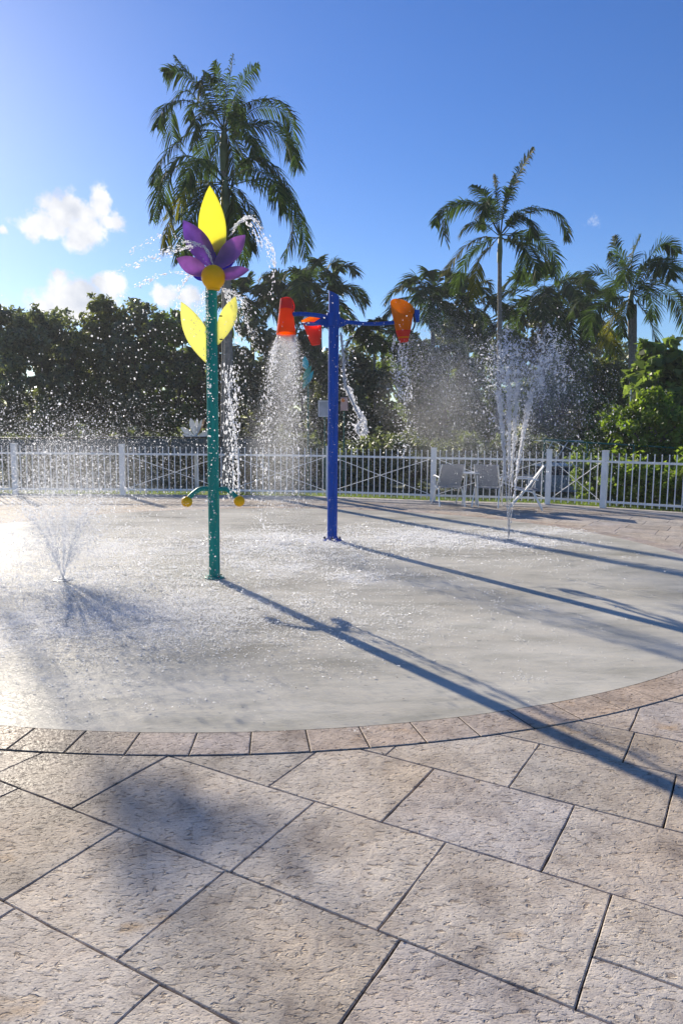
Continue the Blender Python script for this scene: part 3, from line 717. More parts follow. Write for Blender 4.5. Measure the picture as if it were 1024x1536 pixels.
# thin rope of water right of the blue pole
W=Water(4); r=W.r
W.strand([at(511,500,y-.1),at(515,540,y-.12),at(517,575,y-.13),at(528,602,y-.15),at(540,628,y-.16)],.01,1500,.007,.0068)
W.strand([at(516,578,y),at(530,600,y),at(545,640,y),at(548,650,y)],.01,350,.022,.0065)
W.strand([at(540,618,y),at(548,632,y),at(546,645,y),at(538,650,y),at(535,640,y),at(541,632,y)],.01,260,.01,.007)
n=160; P=at(535,650,y)+r.normal(size=(n,3))*np.array([.09,.08,.12]); W.add(P,.008*r.lognormal(0,.4,n),True)
n=420; P=at(516,530,y)+r.normal(size=(n,3))*np.array([.08,.08,.26]); W.add(P,.006*r.lognormal(0,.5,n),True)
W.build('falling_water','twisting rope of water falling beside the blue pole','falling water')
# drips from the right bucket
W=Water(5); r=W.r
for a in ((600,514),(606,514),(612,512),(592,500)):
    W.strand([at(a[0],a[1],y),at(a[0]-3,a[1]+25,y),at(a[0]-2,a[1]+60,y),at(a[0]+4,a[1]+95,y)],.01,150,.02,.0046,lambda t:.3+t*1.5)
n=600; P=at(606,590,y)+np.stack([r.normal(0,.1,n),r.normal(0,.1,n),r.uniform(-.9,.75,n)],1); W.add(P,.0055*r.lognormal(0,.5,n),True)
W.build('falling_water','loose drips falling under the upright orange bucket','falling water')
# water from the flower
W=Water(6); r=W.r; y2=GP[1]; c=at(320,405,y2)
def arc(px0,px1,px2,dy,n,sz=.0062,j=.012):
    W.strand([at(*px0,y2),at(*px1,y2+dy*.5),at(*px2,y2+dy)],.01,n,j,sz,lambda t:.25+1.4*t)
arc((323,404),(300,368),(225,390),-.3,260,.0046); arc((300,366),(270,366),(168,412),-.3,170,.0044)
arc((318,400),(255,352),(190,380),.3,90,.0042); arc((303,408),(240,412),(206,432),-.2,90,.0044)
arc((302,408),(278,420),(262,470),-.2,70,.006); arc((345,345),(380,328),(412,400),.2,230,.0042,.014); arc((343,356),(366,331),(395,372),.2,130,.0042)
arc((395,350),(410,380),(408,440),.3,60,.006)
for a in ((375,470),(392,530),(366,540)):
    W.strand([at(335,434,y2),at((335+a[0])/2+3,(434+a[1])/2-8,y2),at(*a,y2-.1)],.01,200,.012,.0038,lambda t:.3+t*2.6)
for a in ((300,470),(292,500),(310,480)):
    W.strand([at(314,434,y2),at((314+a[0])/2-2,(434+a[1])/2-8,y2),at(*a,y2-.1)],.01,110,.012,.0036,lambda t:.3+t*2.2)
# drops down the front and sides of the pole
n=130; P=np.stack([GP[0]+r.uniform(-.055,.055,n),np.full(n,GP[1]-.075),r.uniform(.1,2.95,n)],1); P[:,1]+=r.uniform(-.25,.01,n); W.add(P,.0065*r.lognormal(0,.3,n),True)
n=150; P=np.stack([GP[0]-.028+r.normal(0,.006,n),np.full(n,GP[1]-.07),r.uniform(1.9,3.0,n)],1); W.add(P,.0055*r.lognormal(0,.3,n),True)
W.build('flower_spray','thin arcs of droplets thrown out from the purple flower head','water spray')
W=Water(7); r=W.r
W.strand([at(338,560,y2),at(345,600,y2),at(352,650,y2),at(357,700,y2),at(358,744,y2)],.01,500,.007,.0040)
for x0,x1,n,j in ((347,345,330,.05),(343,352,260,.08),(354,350,200,.03)):
    t=r.rand(n); A=at(x0,548,y2); Bq=at(x1,748,y2); P=A+(Bq-A)*t[:,None]+r.normal(size=(n,3))*np.array([j,.06,.02]); W.add(P,.0046*r.lognormal(0,.5,n),True,np.tile([0,0,1.2],(n,1)))
W.build('falling_water','narrow white stream falling just right of the green pole','falling water')
# stuff: drifting mist and loose drops
W=Water(8); r=W.r
def cloud(px,py,Y,rx,ry,rz,n,sz,octa=False):
    P=at(px,py,Y)+r.normal(size=(n,3))*np.array([rx,ry,rz]); W.add(P,sz*r.lognormal(0,.4,n),octa)
cloud(700,560,10.8,.50,.4,.38,30000,.0022); cloud(680,640,10.8,.6,.4,.35,10000,.0022); cloud(790,590,10.5,.6,.4,.5,18000,.0022)
cloud(640,520,10.6,.22,.3,.3,5000,.0033); cloud(730,690,10.6,.55,.4,.3,14000,.0022); cloud(430,650,10.5,.45,.3,.5,14000,.0022); cloud(80,710,7.6,.75,.5,.33,26000,.0019)
cloud(720,560,10.6,.7,.4,.5,900,.0050,True); cloud(60,650,7.5,.7,.5,.25,900,.0045,True)
n=900; P=np.array([at(a,b,Y_) for a,b,Y_ in zip(r.uniform(-20,860,n),640-r.exponential(90,n).clip(0,200)+r.uniform(0,60,n),r.uniform(6,10,n))]); W.add(P,.0045*r.lognormal(0,.4,n),True)
n=380; P=np.array([at(a,b,Y_) for a,b,Y_ in zip(r.uniform(120,420,n),r.uniform(440,700,n),r.uniform(6.5,8,n))]); W.add(P,.006*r.lognormal(0,.35,n),True)
W.build('water_mist','fine drifting mist and loose drops hanging over the splash pad','mist','stuff')
def mist(name,c,rad,dens,label):
    m=bpy.data.materials.new('mist_'+str(len(bpy.data.materials))); m.use_nodes=True; t=m.node_tree; t.nodes.remove(t.nodes['Principled BSDF'])
    v=nn(t,'ShaderNodeVolumePrincipled'); v.inputs['Color'].default_value=(.97,.98,1,1); v.inputs['Density'].default_value=dens; v.inputs['Anisotropy'].default_value=.35
    t.links.new(v.outputs[0],t.nodes['Material Output'].inputs['Volume'])
    V=[];n=24;K=12
    for i in range(K+1):
        th=math.pi*i/K
        for k in range(n): q=2*math.pi*k/n; V.append((c[0]+rad[0]*max(.01,math.sin(th))*math.cos(q),c[1]+rad[1]*max(.01,math.sin(th))*math.sin(q),max(.03,c[2]-rad[2]*math.cos(th))))
    Fc=[(i*n+k,i*n+(k+1)%n,(i+1)*n+(k+1)%n,(i+1)*n+k) for i in range(K) for k in range(n)]+[tuple(range(n-1,-1,-1)),tuple(K*n+k for k in range(n))]
    o=mesh_np(name,V,Fc,m,smooth=True); tag(o,label,'mist',kind='stuff')
mr_=rs(31)
def mist_group(c,spread,n,rad,dens,label):
    for k in range(n):
        q=np.array(c)+mr_.normal(size=3)*np.array(spread); f=mr_.uniform(.65,1.2)
        mist('water_mist',q,[a*f for a in rad],dens,label)
mist_group(at(690,585,10.8),(.38,.3,.30),7,(.62,.5,.55),.042,'pale drifting mist between the upright bucket and the right fountain')
mist_group(at(795,585,10.45),(.30,.25,.34),6,(.50,.45,.55),.050,'pale mist around the head of the right fountain')
mist_group(at(428,590,10.5),(.07,.05,.30),3,(.25,.25,.60),.10,'pale mist inside the spray below the tipped bucket')
mist_group(at(428,680,10.5),(.16,.12,.25),4,(.45,.45,.60),.06,'pale mist at the foot of the spray below the tipped bucket')
mist_group(at(85,750,7.5),(.35,.3,.18),6,(.55,.5,.45),.07,'pale mist over the left fountain')
mist_group((-1.0,9.2,.3),(1.6,1.2,.05),6,(1.0,.9,.28),.045,'thin mist drifting low over the middle of the pad')
# thin haze volume added to lift the dark tones of the trees
def haze():
    m=bpy.data.materials.new('added_haze'); m.use_nodes=True; t=m.node_tree; t.nodes.remove(t.nodes['Principled BSDF'])
    v=nn(t,'ShaderNodeVolumePrincipled'); v.inputs['Color'].default_value=(.93,.96,1,1); v.inputs['Density'].default_value=.0010; v.inputs['Anisotropy'].default_value=.2
    t.links.new(v.outputs[0],t.nodes['Material Output'].inputs['Volume'])
    mb=MB(); mb.box((0,22,6.7),(120,64,15.6)); o=mb.build('haze',m); tag(o,'thin pale haze added between the pad and the trees to lighten them','haze',kind='stuff')
haze()
# splashes on the floor
W=Water(9); r=W.r
def ground_splash(cx,cy,sx,sy,n,sz=.003,hz=.012,P=None):
    if P is None: P=np.stack([cx+r.normal(0,sx,n),cy+r.normal(0,sy,n)],1)
    P=np.concatenate([P,(r.exponential(hz,len(P))+.004)[:,None]],1)
    k=np.hypot(P[:,0]-PC[0],P[:,1]-PC[1])<PR+.1; P=P[k]
    st=np.stack([r.normal(0,1.0,len(P)),r.normal(0,.6,len(P)),np.zeros(len(P))],1)
    W.add(P,sz*r.lognormal(0,.45,len(P)),False,st)
def patches(cx,cy,sx,sy,k,n,sz=.003,ps=.06):
    c=np.stack([cx+r.normal(0,sx,k),cy+r.normal(0,sy,k)],1); q=ps*r.uniform(.3,1.7,k)
    c=np.repeat(c,n,0); q=np.repeat(q,n)[:,None]; P=c+r.normal(size=(k*n,2))*q*np.array([1.3,.6])
    ground_splash(0,0,0,0,0,sz,.014,P)
patches(-2.0,5.95,1.05,.45,420,60,.0022,.05); patches(-1.2,6.2,.9,.5,240,50,.0022,.05); patches(-2.6,6.8,.9,.6,260,55,.0026)
patches(JL[0],JL[1],.7,.6,160,50,.003); patches(-1.1,8.6,.8,.7,200,50,.003); patches(-.7,9.6,1.0,.8,220,50,.0034,.08); patches(BK[0],BK[1],.6,.5,120,55,.004,.08)
patches(1.3,10.7,.8,.6,230,50,.0036,.08); patches(JR[0],JR[1],.6,.5,90,50,.0036,.08); patches(.2,7.65,.2,.16,26,45,.0032,.05); patches(-4.0,9.4,1.3,1.2,240,50,.0034,.08)
patches(3.4,11.3,.35,.22,40,45,.0036,.08); patches(.6,8.9,1.5,1.2,70,30,.003); patches(-2.2,4.6,1.0,.5,70,30,.002,.04)
ground_splash(-1.6,6.4,1.5,1.0,14000,.0022); ground_splash(-2.0,5.7,1.3,.5,16000,.0021,.008); ground_splash(.3,9.6,1.8,1.4,5000,.003,.03)
W.build('floor_splash','white splashes and bouncing drops spread over the wet pad floor','splash','stuff')

# ---------------------------------------------------------------- palms
def frond_geo(pts,Lw,r,nl=40,droop=.5,wid=.028,rad=.014,start=.14,vee=.25,roll=0.):
    """rachis tube + leaflets. pts control points. returns verts, faces(list)"""
    Cc=cat(pts,22); mb=MB()
    mb.tube(Cc,[rad*(1-.85*i/21) for i in range(22)],5)
    V=mb.v; Fc=mb.f
    for i in range(nl):
        t=start+(1-start)*(i+.5)/nl; f=t*21; k=min(int(f),20); f-=k
        p=Cc[k]*(1-f)+Cc[k+1]*f; T=Cc[k+1]-Cc[k]; T/=np.linalg.norm(T)+1e-9
        upv=np.array([0,0,1.]); 
        if abs(T[2])>.93: upv=np.array([.3,.9,.1])
        S=np.cross(T,upv); S/=np.linalg.norm(S); Nn=np.cross(S,T); S,Nn=S*math.cos(roll)+Nn*math.sin(roll),Nn*math.cos(roll)-S*math.sin(roll)
        for s in (-1,1):
            L=Lw*1.02*(math.sin(math.pi*min(1,(t-start)/(1-start)*.86+.12))**.6)*r.uniform(.8,1.15)
            d=S*s*(.85)+T*(.45+.5*t)+Nn*(vee+r.normal(0,.12))+r.normal(0,.07,3); d/=np.linalg.norm(d)
            wv=np.cross(d,Nn); nw=np.linalg.norm(wv); wv=wv/nw if nw>1e-3 else T
            wv=wv+Nn*r.normal(0,.3); wv/=np.linalg.norm(wv)
            b=len(V); dr=droop*r.uniform(.6,1.3)
            for q,ww in ((0,.5),(.3,1),(.65,.8),(1,.06)):
                c=p+d*L*q*(1-.18*dr*q)+np.array([0,0,-1])*dr*L*q*q
                w2=wv*wid*.5*ww
                V.append(tuple(c-w2)); V.append(tuple(c+w2))
            for q in range(3): Fc.append((b+2*q,b+2*q+1,b+2*q+3,b+2*q+2))
    return V,Fc
def trunk_geo(p0,p1,r0,r1,bend=.1,rings=26,seed=0):
    r=rs(seed); P=cat([p0,(np.array(p0)*.5+np.array(p1)*.5)+np.array([bend,0,0]),p1],rings)
    rad=[(r0+(r1-r0)*i/(rings-1))*(1+.05*r.normal())*(1.35 if i==0 else 1.12 if i==1 else 1) for i in range(rings)]
    mb=MB(); mb.tube(P,rad,12); return mb
def palm(Yd,base_px,hub_px,fronds,seed,label,tr=(.10,.075),Lw=.5,nl=42,wid=.03,droop=.6,extra=6,flen=2.0,yellow=(),group=None,shaft=.8,fill_el=(-.5,1.2),twin=None):
    r=rs(seed); g=at(base_px[0],base_px[1],Yd); g[2]=-.03; hub=at(*hub_px,Yd)
    root=empty('palm_tree',tuple(g),label=label,cat='palm tree',group=group); inv=Matrix.Translation((-g[0],-g[1],-g[2]))
    mb=trunk_geo(g,hub-np.array([0,0,shaft*.8]),tr[0],tr[1],.05,seed=seed); o=mb.build('trunk',M_palmbark,root,True); o.matrix_parent_inverse=inv
    mb=MB(); mb.tube([hub-np.array([0,0,shaft]),hub-np.array([0,0,shaft*.6]),hub-np.array([0,0,shaft*.1]),hub+np.array([0,0,.1])],[tr[1]*1.15,tr[1]*1.35,tr[1]*.9,tr[1]*.3],12)
    o=mb.build('crownshaft',M_shaft,root,True); o.matrix_parent_inverse=inv
    if twin:
        g2=at(*twin,Yd); g2[2]=-.03; mb=trunk_geo(g2,hub-np.array([-.12,0,.35]),tr[0],tr[1],-.05,seed=seed+1); o=mb.build('trunk',M_palmbark,root,True); o.matrix_parent_inverse=inv
    def add(pts,m):
        L=sum(np.linalg.norm(np.array(b)-np.array(a)) for a,b in zip(pts[:-1],pts[1:])); n=max(20,int(nl*1.3*min(1.1,L/flen)))
        dv=np.array(pts[-1])-np.array(pts[0]); steep=max(0,dv[2])/L
        V,Fc=frond_geo(pts,Lw*min(1,.45+.55*L/flen),r,n,droop,wid*1.0,roll=r.choice([-1,1])*(r.uniform(.1,.7)+steep*.7)); o=mesh_np('frond',np.array(V),Fc,m,root); o.matrix_parent_inverse=inv
    for i,f in enumerate(fronds):
        dy=r.uniform(-.9,.9) if len(f)<4 or not isinstance(f[-1],float) else f[-1]
        pp=[p for p in f if isinstance(p,tuple)]
        pts=[hub+np.array([0,0,r.uniform(-.12,.05)])]+[at(p[0],p[1],Yd+dy*(k+1)/len(pp)) for k,p in enumerate(pp)]
        add(pts,M_palmy if i in yellow else M_palm)
    for k in range(extra):   # fronds pointing towards and away from the viewer
        az=r.choice([1,-1])*math.pi/2+r.normal(0,.55); el=r.uniform(*fill_el); L=flen*r.uniform(.75,1)
        d=np.array([math.cos(az)*math.cos(el),math.sin(az)*math.cos(el),math.sin(el)])
        pts=[hub,hub+d*L*.5,hub+d*L*.9+np.array([0,0,-.28*L]),hub+d*L*1.05+np.array([0,0,-.62*L])]
        add(pts,M_palm)
    return root
palm(18.5,(341,737),(338,272),[
 ((297,243),(262,252),(240,275),(229,330)),((290,236),(258,246),(245,300),(256,322)),((297,277),(264,309),(250,345),(247,372)),((312,280),(296,310),(284,350),(281,384)),
 ((376,235),(411,250),(437,290),(455,341)),((387,273),(425,300),(440,340),(424,392)),((364,290),(376,320),(374,355),(378,375)),((350,300),(356,340),(367,398)),
 ((400,268),(432,295),(452,340),(459,386)),((365,243),(395,243),(420,270),(430,300)),((320,250),(290,262),(272,290),(270,330)),((325,290),(316,320),(312,350))],
 11,'shorter of the two palms behind the flower, its drooping fronds level with the yellow petal',tr=(.12,.095),Lw=.50,flen=2.1,extra=5,yellow=(2,11),droop=.75,shaft=1.0,wid=.034,fill_el=(-.7,.3))
palm(20.8,(336,726),(336,195),[
 ((318,160),(298,130),(275,100),(262,84)),((308,148),(285,118),(262,106),(246,108)),((312,170),(280,136),(256,165),(258,205),(276,230)),((340,150),(346,110),(350,80)),((332,150),(328,115),(322,92)),
 ((350,150),(370,115),(388,96)),((362,178),(390,160),(425,166),(440,200),(444,246)),((372,188),(410,182),(430,205),(432,240)),((355,165),(385,150),(420,152),(442,178)),
 ((316,185),(298,196),(288,225)),((360,200),(385,212),(400,240)),((320,200),(305,225),(300,262)),((352,210),(366,236),(372,262)),((335,130),(318,118),(306,106)),((345,215),(350,240),(352,275)),((328,215),(322,245),(318,275))],
 12,'tallest palm, rising above all other trees on the left behind the flower',tr=(.13,.10),Lw=.55,flen=2.3,extra=9,droop=.6,shaft=1.1,wid=.036,fill_el=(-.4,1.1))
palm(22,(743,722),(750,352),[
 ((728,318),(699,304),(672,316),(664,345),(672,370)),((725,312),(690,303),(660,318),(652,338)),((724,356),(699,368),(678,392),(664,412)),((730,362),(705,380),(690,410),(679,440)),((735,370),(718,390),(712,420),(711,446)),
 ((757,310),(774,268),(788,240),(800,222)),((735,310),(722,288),(707,278)),((745,300),(742,280),(740,262)),((775,330),(797,317),(830,318),(846,340),(850,362)),((772,322),(800,312),(838,322),(855,348)),
 ((780,350),(809,358),(832,385),(836,424)),((768,362),(785,372),(784,400),(778,422)),((760,360),(800,368),(818,390),(815,412)),((755,305),(762,285),(770,262)),((722,335),(700,340),(690,352))],
 13,'slender palm standing alone right of centre with a thin grey trunk',tr=(.085,.06),Lw=.46,flen=1.9,extra=5,droop=.55,yellow=(2,4),wid=.036,fill_el=(-.5,1.0))
palm(24,(945,705),(946,440),[
 ((940,401),(924,375),(920,354)),((947,392),(953,370),(960,354)),((961,404),(985,372),(1000,366),(1016,380)),((970,420),(999,396),(1022,404),(1034,430)),((972,430),(1008,414),(1028,430),(1036,452)),
 ((966,446),(1000,440),(1020,462),(1028,500)),((956,455),(971,475),(980,500),(986,522)),((935,458),(914,480),(914,505),(926,532)),((931,447),(895,440),(866,452),(858,474)),((925,450),(898,460),(887,480),(884,506)),
 ((932,432),(905,410),(884,408),(866,424)),((955,440),(990,425),(1015,440),(1024,470)),((938,415),(925,395),(912,380)),((940,460),(930,485),(934,505)),((956,415),(975,392),(990,388))],
 14,'palm at the right edge with broad arching fronds and a double trunk',tr=(.10,.08),Lw=.62,flen=2.2,extra=5,yellow=(7,),droop=.4,wid=.036,fill_el=(-.3,1.1),twin=(956,705))
# far palms, each with its own crown
def auto_palm(px,py,Yd,seed,label,flen,n=17,Lw=.6,m=M_palm,el=(-.55,1.1),tr=.11,lean=0):
    flen*=1.36; Lw*=1.3; r=rs(seed); hub=at(px,py,Yd); g=np.array([hub[0]+lean,Yd,-.05]); root=empty('palm_tree',tuple(g),label=label,cat='palm tree',group='palms rising out of the tree line'); inv=Matrix.Translation((-g[0],-g[1],-g[2]))
    mb=trunk_geo(g,hub,tr,tr*.8,.1,seed=seed); o=mb.build('trunk',M_palmbark,root,True); o.matrix_parent_inverse=inv
    for k in range(n):
        az=2*math.pi*(k*.382+r.uniform(-.04,.04)); e=el[0]+(el[1]-el[0])*((k+.5)/n); L=flen*r.uniform(.85,1.1)
        d=np.array([math.cos(az)*math.cos(e),math.sin(az)*math.cos(e),math.sin(e)])
        pts=[hub,hub+d*L*.5+np.array([0,0,.06*L]),hub+d*L*.85+np.array([0,0,-.12*L]),hub+d*L*1.05+np.array([0,0,-.42*L])]
        V,Fc=frond_geo(pts,Lw,r,44,.45,.075,roll=r.uniform(-.6,.6)); o=mesh_np('frond',np.array(V),Fc,m,root); o.matrix_parent_inverse=inv
auto_palm(478,440,34,21,'bushy palm whose crown shows either side of the blue pole top',1.7)
auto_palm(376,452,35,22,'dark palm low between the two pole features, right of the yellow leaves',1.4)
auto_palm(434,438,36,23,'palm peeping above the tree line behind the tipped orange bucket',1.2,14)
auto_palm(648,448,33,24,'palm behind the upright orange bucket, its left fronds against open sky',1.5)
auto_palm(700,462,35,25,'green palm low down just left of the slender single palm',1.4,14,m=M_palm)
auto_palm(815,440,34,26,'heavy dark palm drooping between the two right-hand palms',2.0,16,.7,el=(-.9,.7))
auto_palm(872,462,36,27,'palm half hidden left of the palm at the right edge',1.5,14,el=(-.8,.8))
auto_palm(560,505,33,28,'small bright palm low in the gap of sky right of the blue pole',.9,12,.4,tr=.07)

# ---------------------------------------------------------------- trees and shrubs
def leaves(centers,rad,nper,size,r,flat=.35,aspect=.5):
    n=len(centers)*nper; c=np.repeat(centers,nper,0)
    d=r.normal(size=(n,3)); d/=np.linalg.norm(d,axis=1)[:,None]; rr=np.repeat(rad,nper)*(r.rand(n)**.45)
    P=c+d*rr[:,None]*np.array([1,1,.8])
    nrm=r.normal(size=(n,3))*.7+d*.7+np.array([0,0,flat]); nrm/=np.linalg.norm(nrm,axis=1)[:,None]
    a=np.cross(nrm,r.normal(size=(n,3))); a/=np.linalg.norm(a,axis=1)[:,None]; b=np.cross(nrm,a)
    s=size*r.lognormal(0,.3,n)[:,None]
    V=np.stack([P-a*s,P+b*s*aspect-nrm*s*.12,P+a*s*1.05-nrm*s*.25,P-b*s*aspect-nrm*s*.12],1)
    return V.reshape(-1,3),(np.arange(n*4).reshape(-1,4))
def tree(px,topy,Yd,wpx,label,seed,m=M_leafdark,low=.5,nc=62,nper=190,size=.075,cat_='tree',name='broadleaf_tree',group='trees beyond the fence',depth=None,aspect=.5,fz=.35):
    r=rs(seed); top=at(px,topy,Yd); X0=top[0]; H=top[2]; rw=wpx/2/F*Yd; rd=depth or rw
    root=empty(name,(X0,Yd,-.05),label=label,cat=cat_,group=group)
    zc=(H+low)/2; rz=(H-low)/2
    d=r.normal(size=(nc,3)); d/=np.linalg.norm(d,axis=1)[:,None]; k=(.55+.45*r.rand(nc))
    cen=d*k[:,None]*np.array([rw*.88,rd*.88,rz*.92])
    cen[:,0]*=(1-.5*np.clip(cen[:,2]/rz,0,1)); cen[:,2]+=zc+.05
    rad=r.uniform(.22,.50,nc)*min(1.25,max(.6,rw/1.3))
    V,Fc=leaves(cen,rad,nper,size,r,fz,aspect)
    # twigs with leaves poking beyond the outline
    tw=cen[r.rand(nc)<.6]+d[:len(cen[r.rand(nc)<2])][:0].sum() if False else cen[:nc//2]+d[:nc//2]*r.uniform(.2,.5,(nc//2,1))
    V2,F2=leaves(tw,np.full(len(tw),.2),26 if low<5 else 3,size*.9,r,fz,aspect); V=np.concatenate([V,V2]); Fc=np.concatenate([Fc,F2+len(V)-len(V2)])
    mesh_np('crown',V,Fc,m,root)
    mb=MB(); th=max(low+.4,zc*.75); tk=.13 if low>5 else 1; mb.tube(cat([(0,0,0),(.08,.03,th*.5),(0,.0,th)],8),[tk*q_ for q_ in (.17,.15,.14,.13,.12,.11,.1,.09)],9)
    for q in range(7):
        e=cen[r.randint(nc)]; s0=np.array([0,0,th*r.uniform(.5,.95)]); mb.tube(cat([s0,(s0+e)/2+np.array([0,0,.1]),e],6),[tk*q_ for q_ in (.07,.06,.05,.04,.03,.015)],6,cap=False)
    mb.build('trunk',M_bark,root,True)
    return root
T=[(8,430,24,150,'dark tree at the far left edge of the frame',M_leafdark),
(62,436,23,120,'round-topped dark tree second from the left edge',M_leafdark),
(112,460,25,150,'dark tree in the dip between two taller crowns at left',M_leafdark),
(155,442,24,110,'feathery dark tree under the low white cloud at left',M_leafolive),
(205,434,23.5,120,'dark tree with a pointed crown, left of the flower leaves',M_leafdark),
(262,443,24,120,'tree behind the larger yellow leaf of the flower pole',M_leafmid),
(310,462,25,120,'dark tree directly behind the green pole',M_leafdark),
(385,470,23,130,'dark tree behind the spray of the tipped bucket',M_leafdark),
(455,480,24,120,'dark tree behind the red bucket, left of the blue pole',M_leafdark),
(530,520,23,130,'dark tree just right of the blue pole, topped by open sky',M_leafdark),
(610,492,24,130,'dark tree below the upright orange bucket',M_leafmid),
(670,476,23,130,'tree behind the mist between bucket and slender palm',M_leafdark),
(735,452,25,150,'tree directly behind the trunk of the slender palm',M_leafmid),
(792,418,26,150,'tallest yellowish green tree between the right-hand palms',M_leafolive),
(850,505,24,120,'dark tree behind the right-hand plume of the fountain',M_leafmid),
(905,530,25,130,'olive green tree left of the double-trunked palm',M_leafolive),
(1000,535,27,170,'green tree behind the double-trunked palm at the right edge',M_leafolive)]
for i,(px,ty,Yd,wp,lb,m_) in enumerate(T): tree(px,ty,Yd+10,wp*1.08,lb,100+i,m_,low=.2,depth=2.0,size=.105,nc=80,nper=180)
tree(995,512,20,110,'broad-leaved tree with large shiny leaves at the right edge',140,M_leafmid,low=1.9,nc=34,nper=46,size=.16,aspect=.8)
tree(985,585,18.5,150,'bright lime green shrub tree under the large-leaved tree',141,M_leaflime,low=.5,nc=50,nper=130,size=.065,aspect=.6)
tree(925,610,19,90,'small lime green bush left of the thin grey pole at right',142,M_leaflime,low=.4,nc=30,nper=110,size=.06,aspect=.6)
tree(-152,244,21,62,'thin unseen tree added beyond the left edge of the frame to shade the paving',190,M_leafmid,low=9.15,nc=7,nper=5,size=.08,aspect=.5,depth=.3)  # unseen tree, added and shaped for the leaf shade at lower left
# shrubs right behind the fence
S=[(30,22,'dark shrub behind the fence at the far left'),(110,22,'dark shrub behind the left fountain spray'),(200,21.5,'dark shrub behind the fence post left of the flower pole'),(285,21.5,'dark shrub below the white fan shaped feature'),
(370,21.5,'dark shrub behind the fence between the two poles'),(450,21.5,'dark shrub behind the fence left of the blue pole'),(540,20.5,'dark shrub behind the fence right of the blue pole'),(615,20,'dark shrub behind the fence left of the patio chair'),
(700,19.5,'dark shrub behind the patio chair and side table'),(775,19.5,'dark shrub behind the fence right of the fountain jet')]
for i,(px,Yd,lb) in enumerate(S): tree(px,648 if i%2 else 655,Yd,120,lb,160+i,M_leafdark,low=0.0,nc=34,nper=150,size=.06,cat_='shrub',name='shrub',group='dark shrubs behind the fence',depth=.7)
for i,(px,ty,Yd,lb) in enumerate([(905,686,16.6,'leafy lime shrub behind the fence post nearest the right edge'),(965,690,16,'leafy lime shrub behind the right end of the fence'),(1035,694,15.2,'leafy lime shrub cut by the right edge of the frame')]):
    tree(px,ty,Yd,95,lb,180+i,M_leaflime if i!=0 else M_leafmid,low=0.0,nc=40,nper=110,size=.06,cat_='shrub',name='shrub',group='lime shrubs at the right end of the fence',depth=.5,aspect=.6)
# far wood closing the view
def wood():
    r=rs(77); n=330; cen=np.stack([r.uniform(-32,32,n),r.uniform(43,47,n),r.uniform(.2,6.5,n)],1)
    cen[:,2]*=1+.12*np.sin(cen[:,0]*.9)
    V,Fc=leaves(cen,r.uniform(.8,1.3,n),150,.2,r); o=mesh_np('woodland',V,Fc,M_leafdark); tag(o,'dark mass of woodland closing the view behind all trees','woodland',kind='stuff')
wood()
# strip of grass along the foot of the fence
def grass():
    r=rs(78); n=9000; t=r.rand(n); P=np.zeros((n,3)); L_=[np.array(p) for p in FENCE]
    s=t*(len(L_)-1); i=np.minimum(s.astype(int),len(L_)-2); f=(s-i)[:,None]; A=np.array(L_)
    P[:,:2]=A[i]*(1-f)+A[i+1]*f; P[:,1]+=r.uniform(.22,1.0,n); P[:,2]=-.04
    h=r.uniform(.05,.14,n); a=r.uniform(0,6.28,n); w_=np.stack([np.cos(a),np.sin(a),np.zeros(n)],1)*.007; tip=np.stack([r.normal(0,.03,n),r.normal(0,.03,n),h],1)
    V=np.stack([P-w_,P+w_,P+tip],1).reshape(-1,3); o=mesh_np('grass',V,np.arange(n*3).reshape(-1,3),M_leafmid); tag(o,'narrow strip of short grass behind the foot of the fence','grass',kind='stuff')
grass()

# ---------------------------------------------------------------- things behind the fence
def rail_fence():
    root=empty('chain_link_fence',(7,18,0),label='green chain-link fence with a round top rail behind the white fence at right',cat='fence'); inv=Matrix.Translation((-7,-18,0))
    pts=[at(816,659,18.6),at(880,664,18.2),at(950,668,17.8),at(1030,673,17.4),at(1120,680,16.8)]
    mb=MB(); mb.tube(pts,.022,8); o=mb.build('top_rail',M_greenrail,root,True); o.matrix_parent_inverse=inv
    mb=MB()
    for p in pts[::1]:
        q=p.copy(); q[2]=-.05; mb=MB(); mb.tube([q,p],.025,8); o=mb.build('post',M_greenrail,root,True); o.matrix_parent_inverse=inv
    mb=MB()
    for a,b in zip(pts[:-1],pts[1:]):
        L=np.linalg.norm(b-a); n=int(L/.085)
        for k in range(-12,n):
            for s in (0,1):
                x0=k/n; x1=(k+13)/n
                z0,z1=0.02,min(a[2],b[2])-.02
                lo,hi=max(x0,0),min(x1,1)
                if hi<=lo: continue
                f0=(lo-x0)/(x1-x0); f1=(hi-x0)/(x1-x0)
                za,zb=z0+(z1-z0)*f0,z0+(z1-z0)*f1
                if s: za,zb=z1-(z1-z0)*f0,z1-(z1-z0)*f1
                p=a+(b-a)*lo; q=a+(b-a)*hi; p=np.array([p[0],p[1],za]); q=np.array([q[0],q[1],zb]); mb.tube([p,q],.002,3,cap=False)
    o=mb.build('wire_mesh',M_wire,root); o.matrix_parent_inverse=inv
rail_fence()
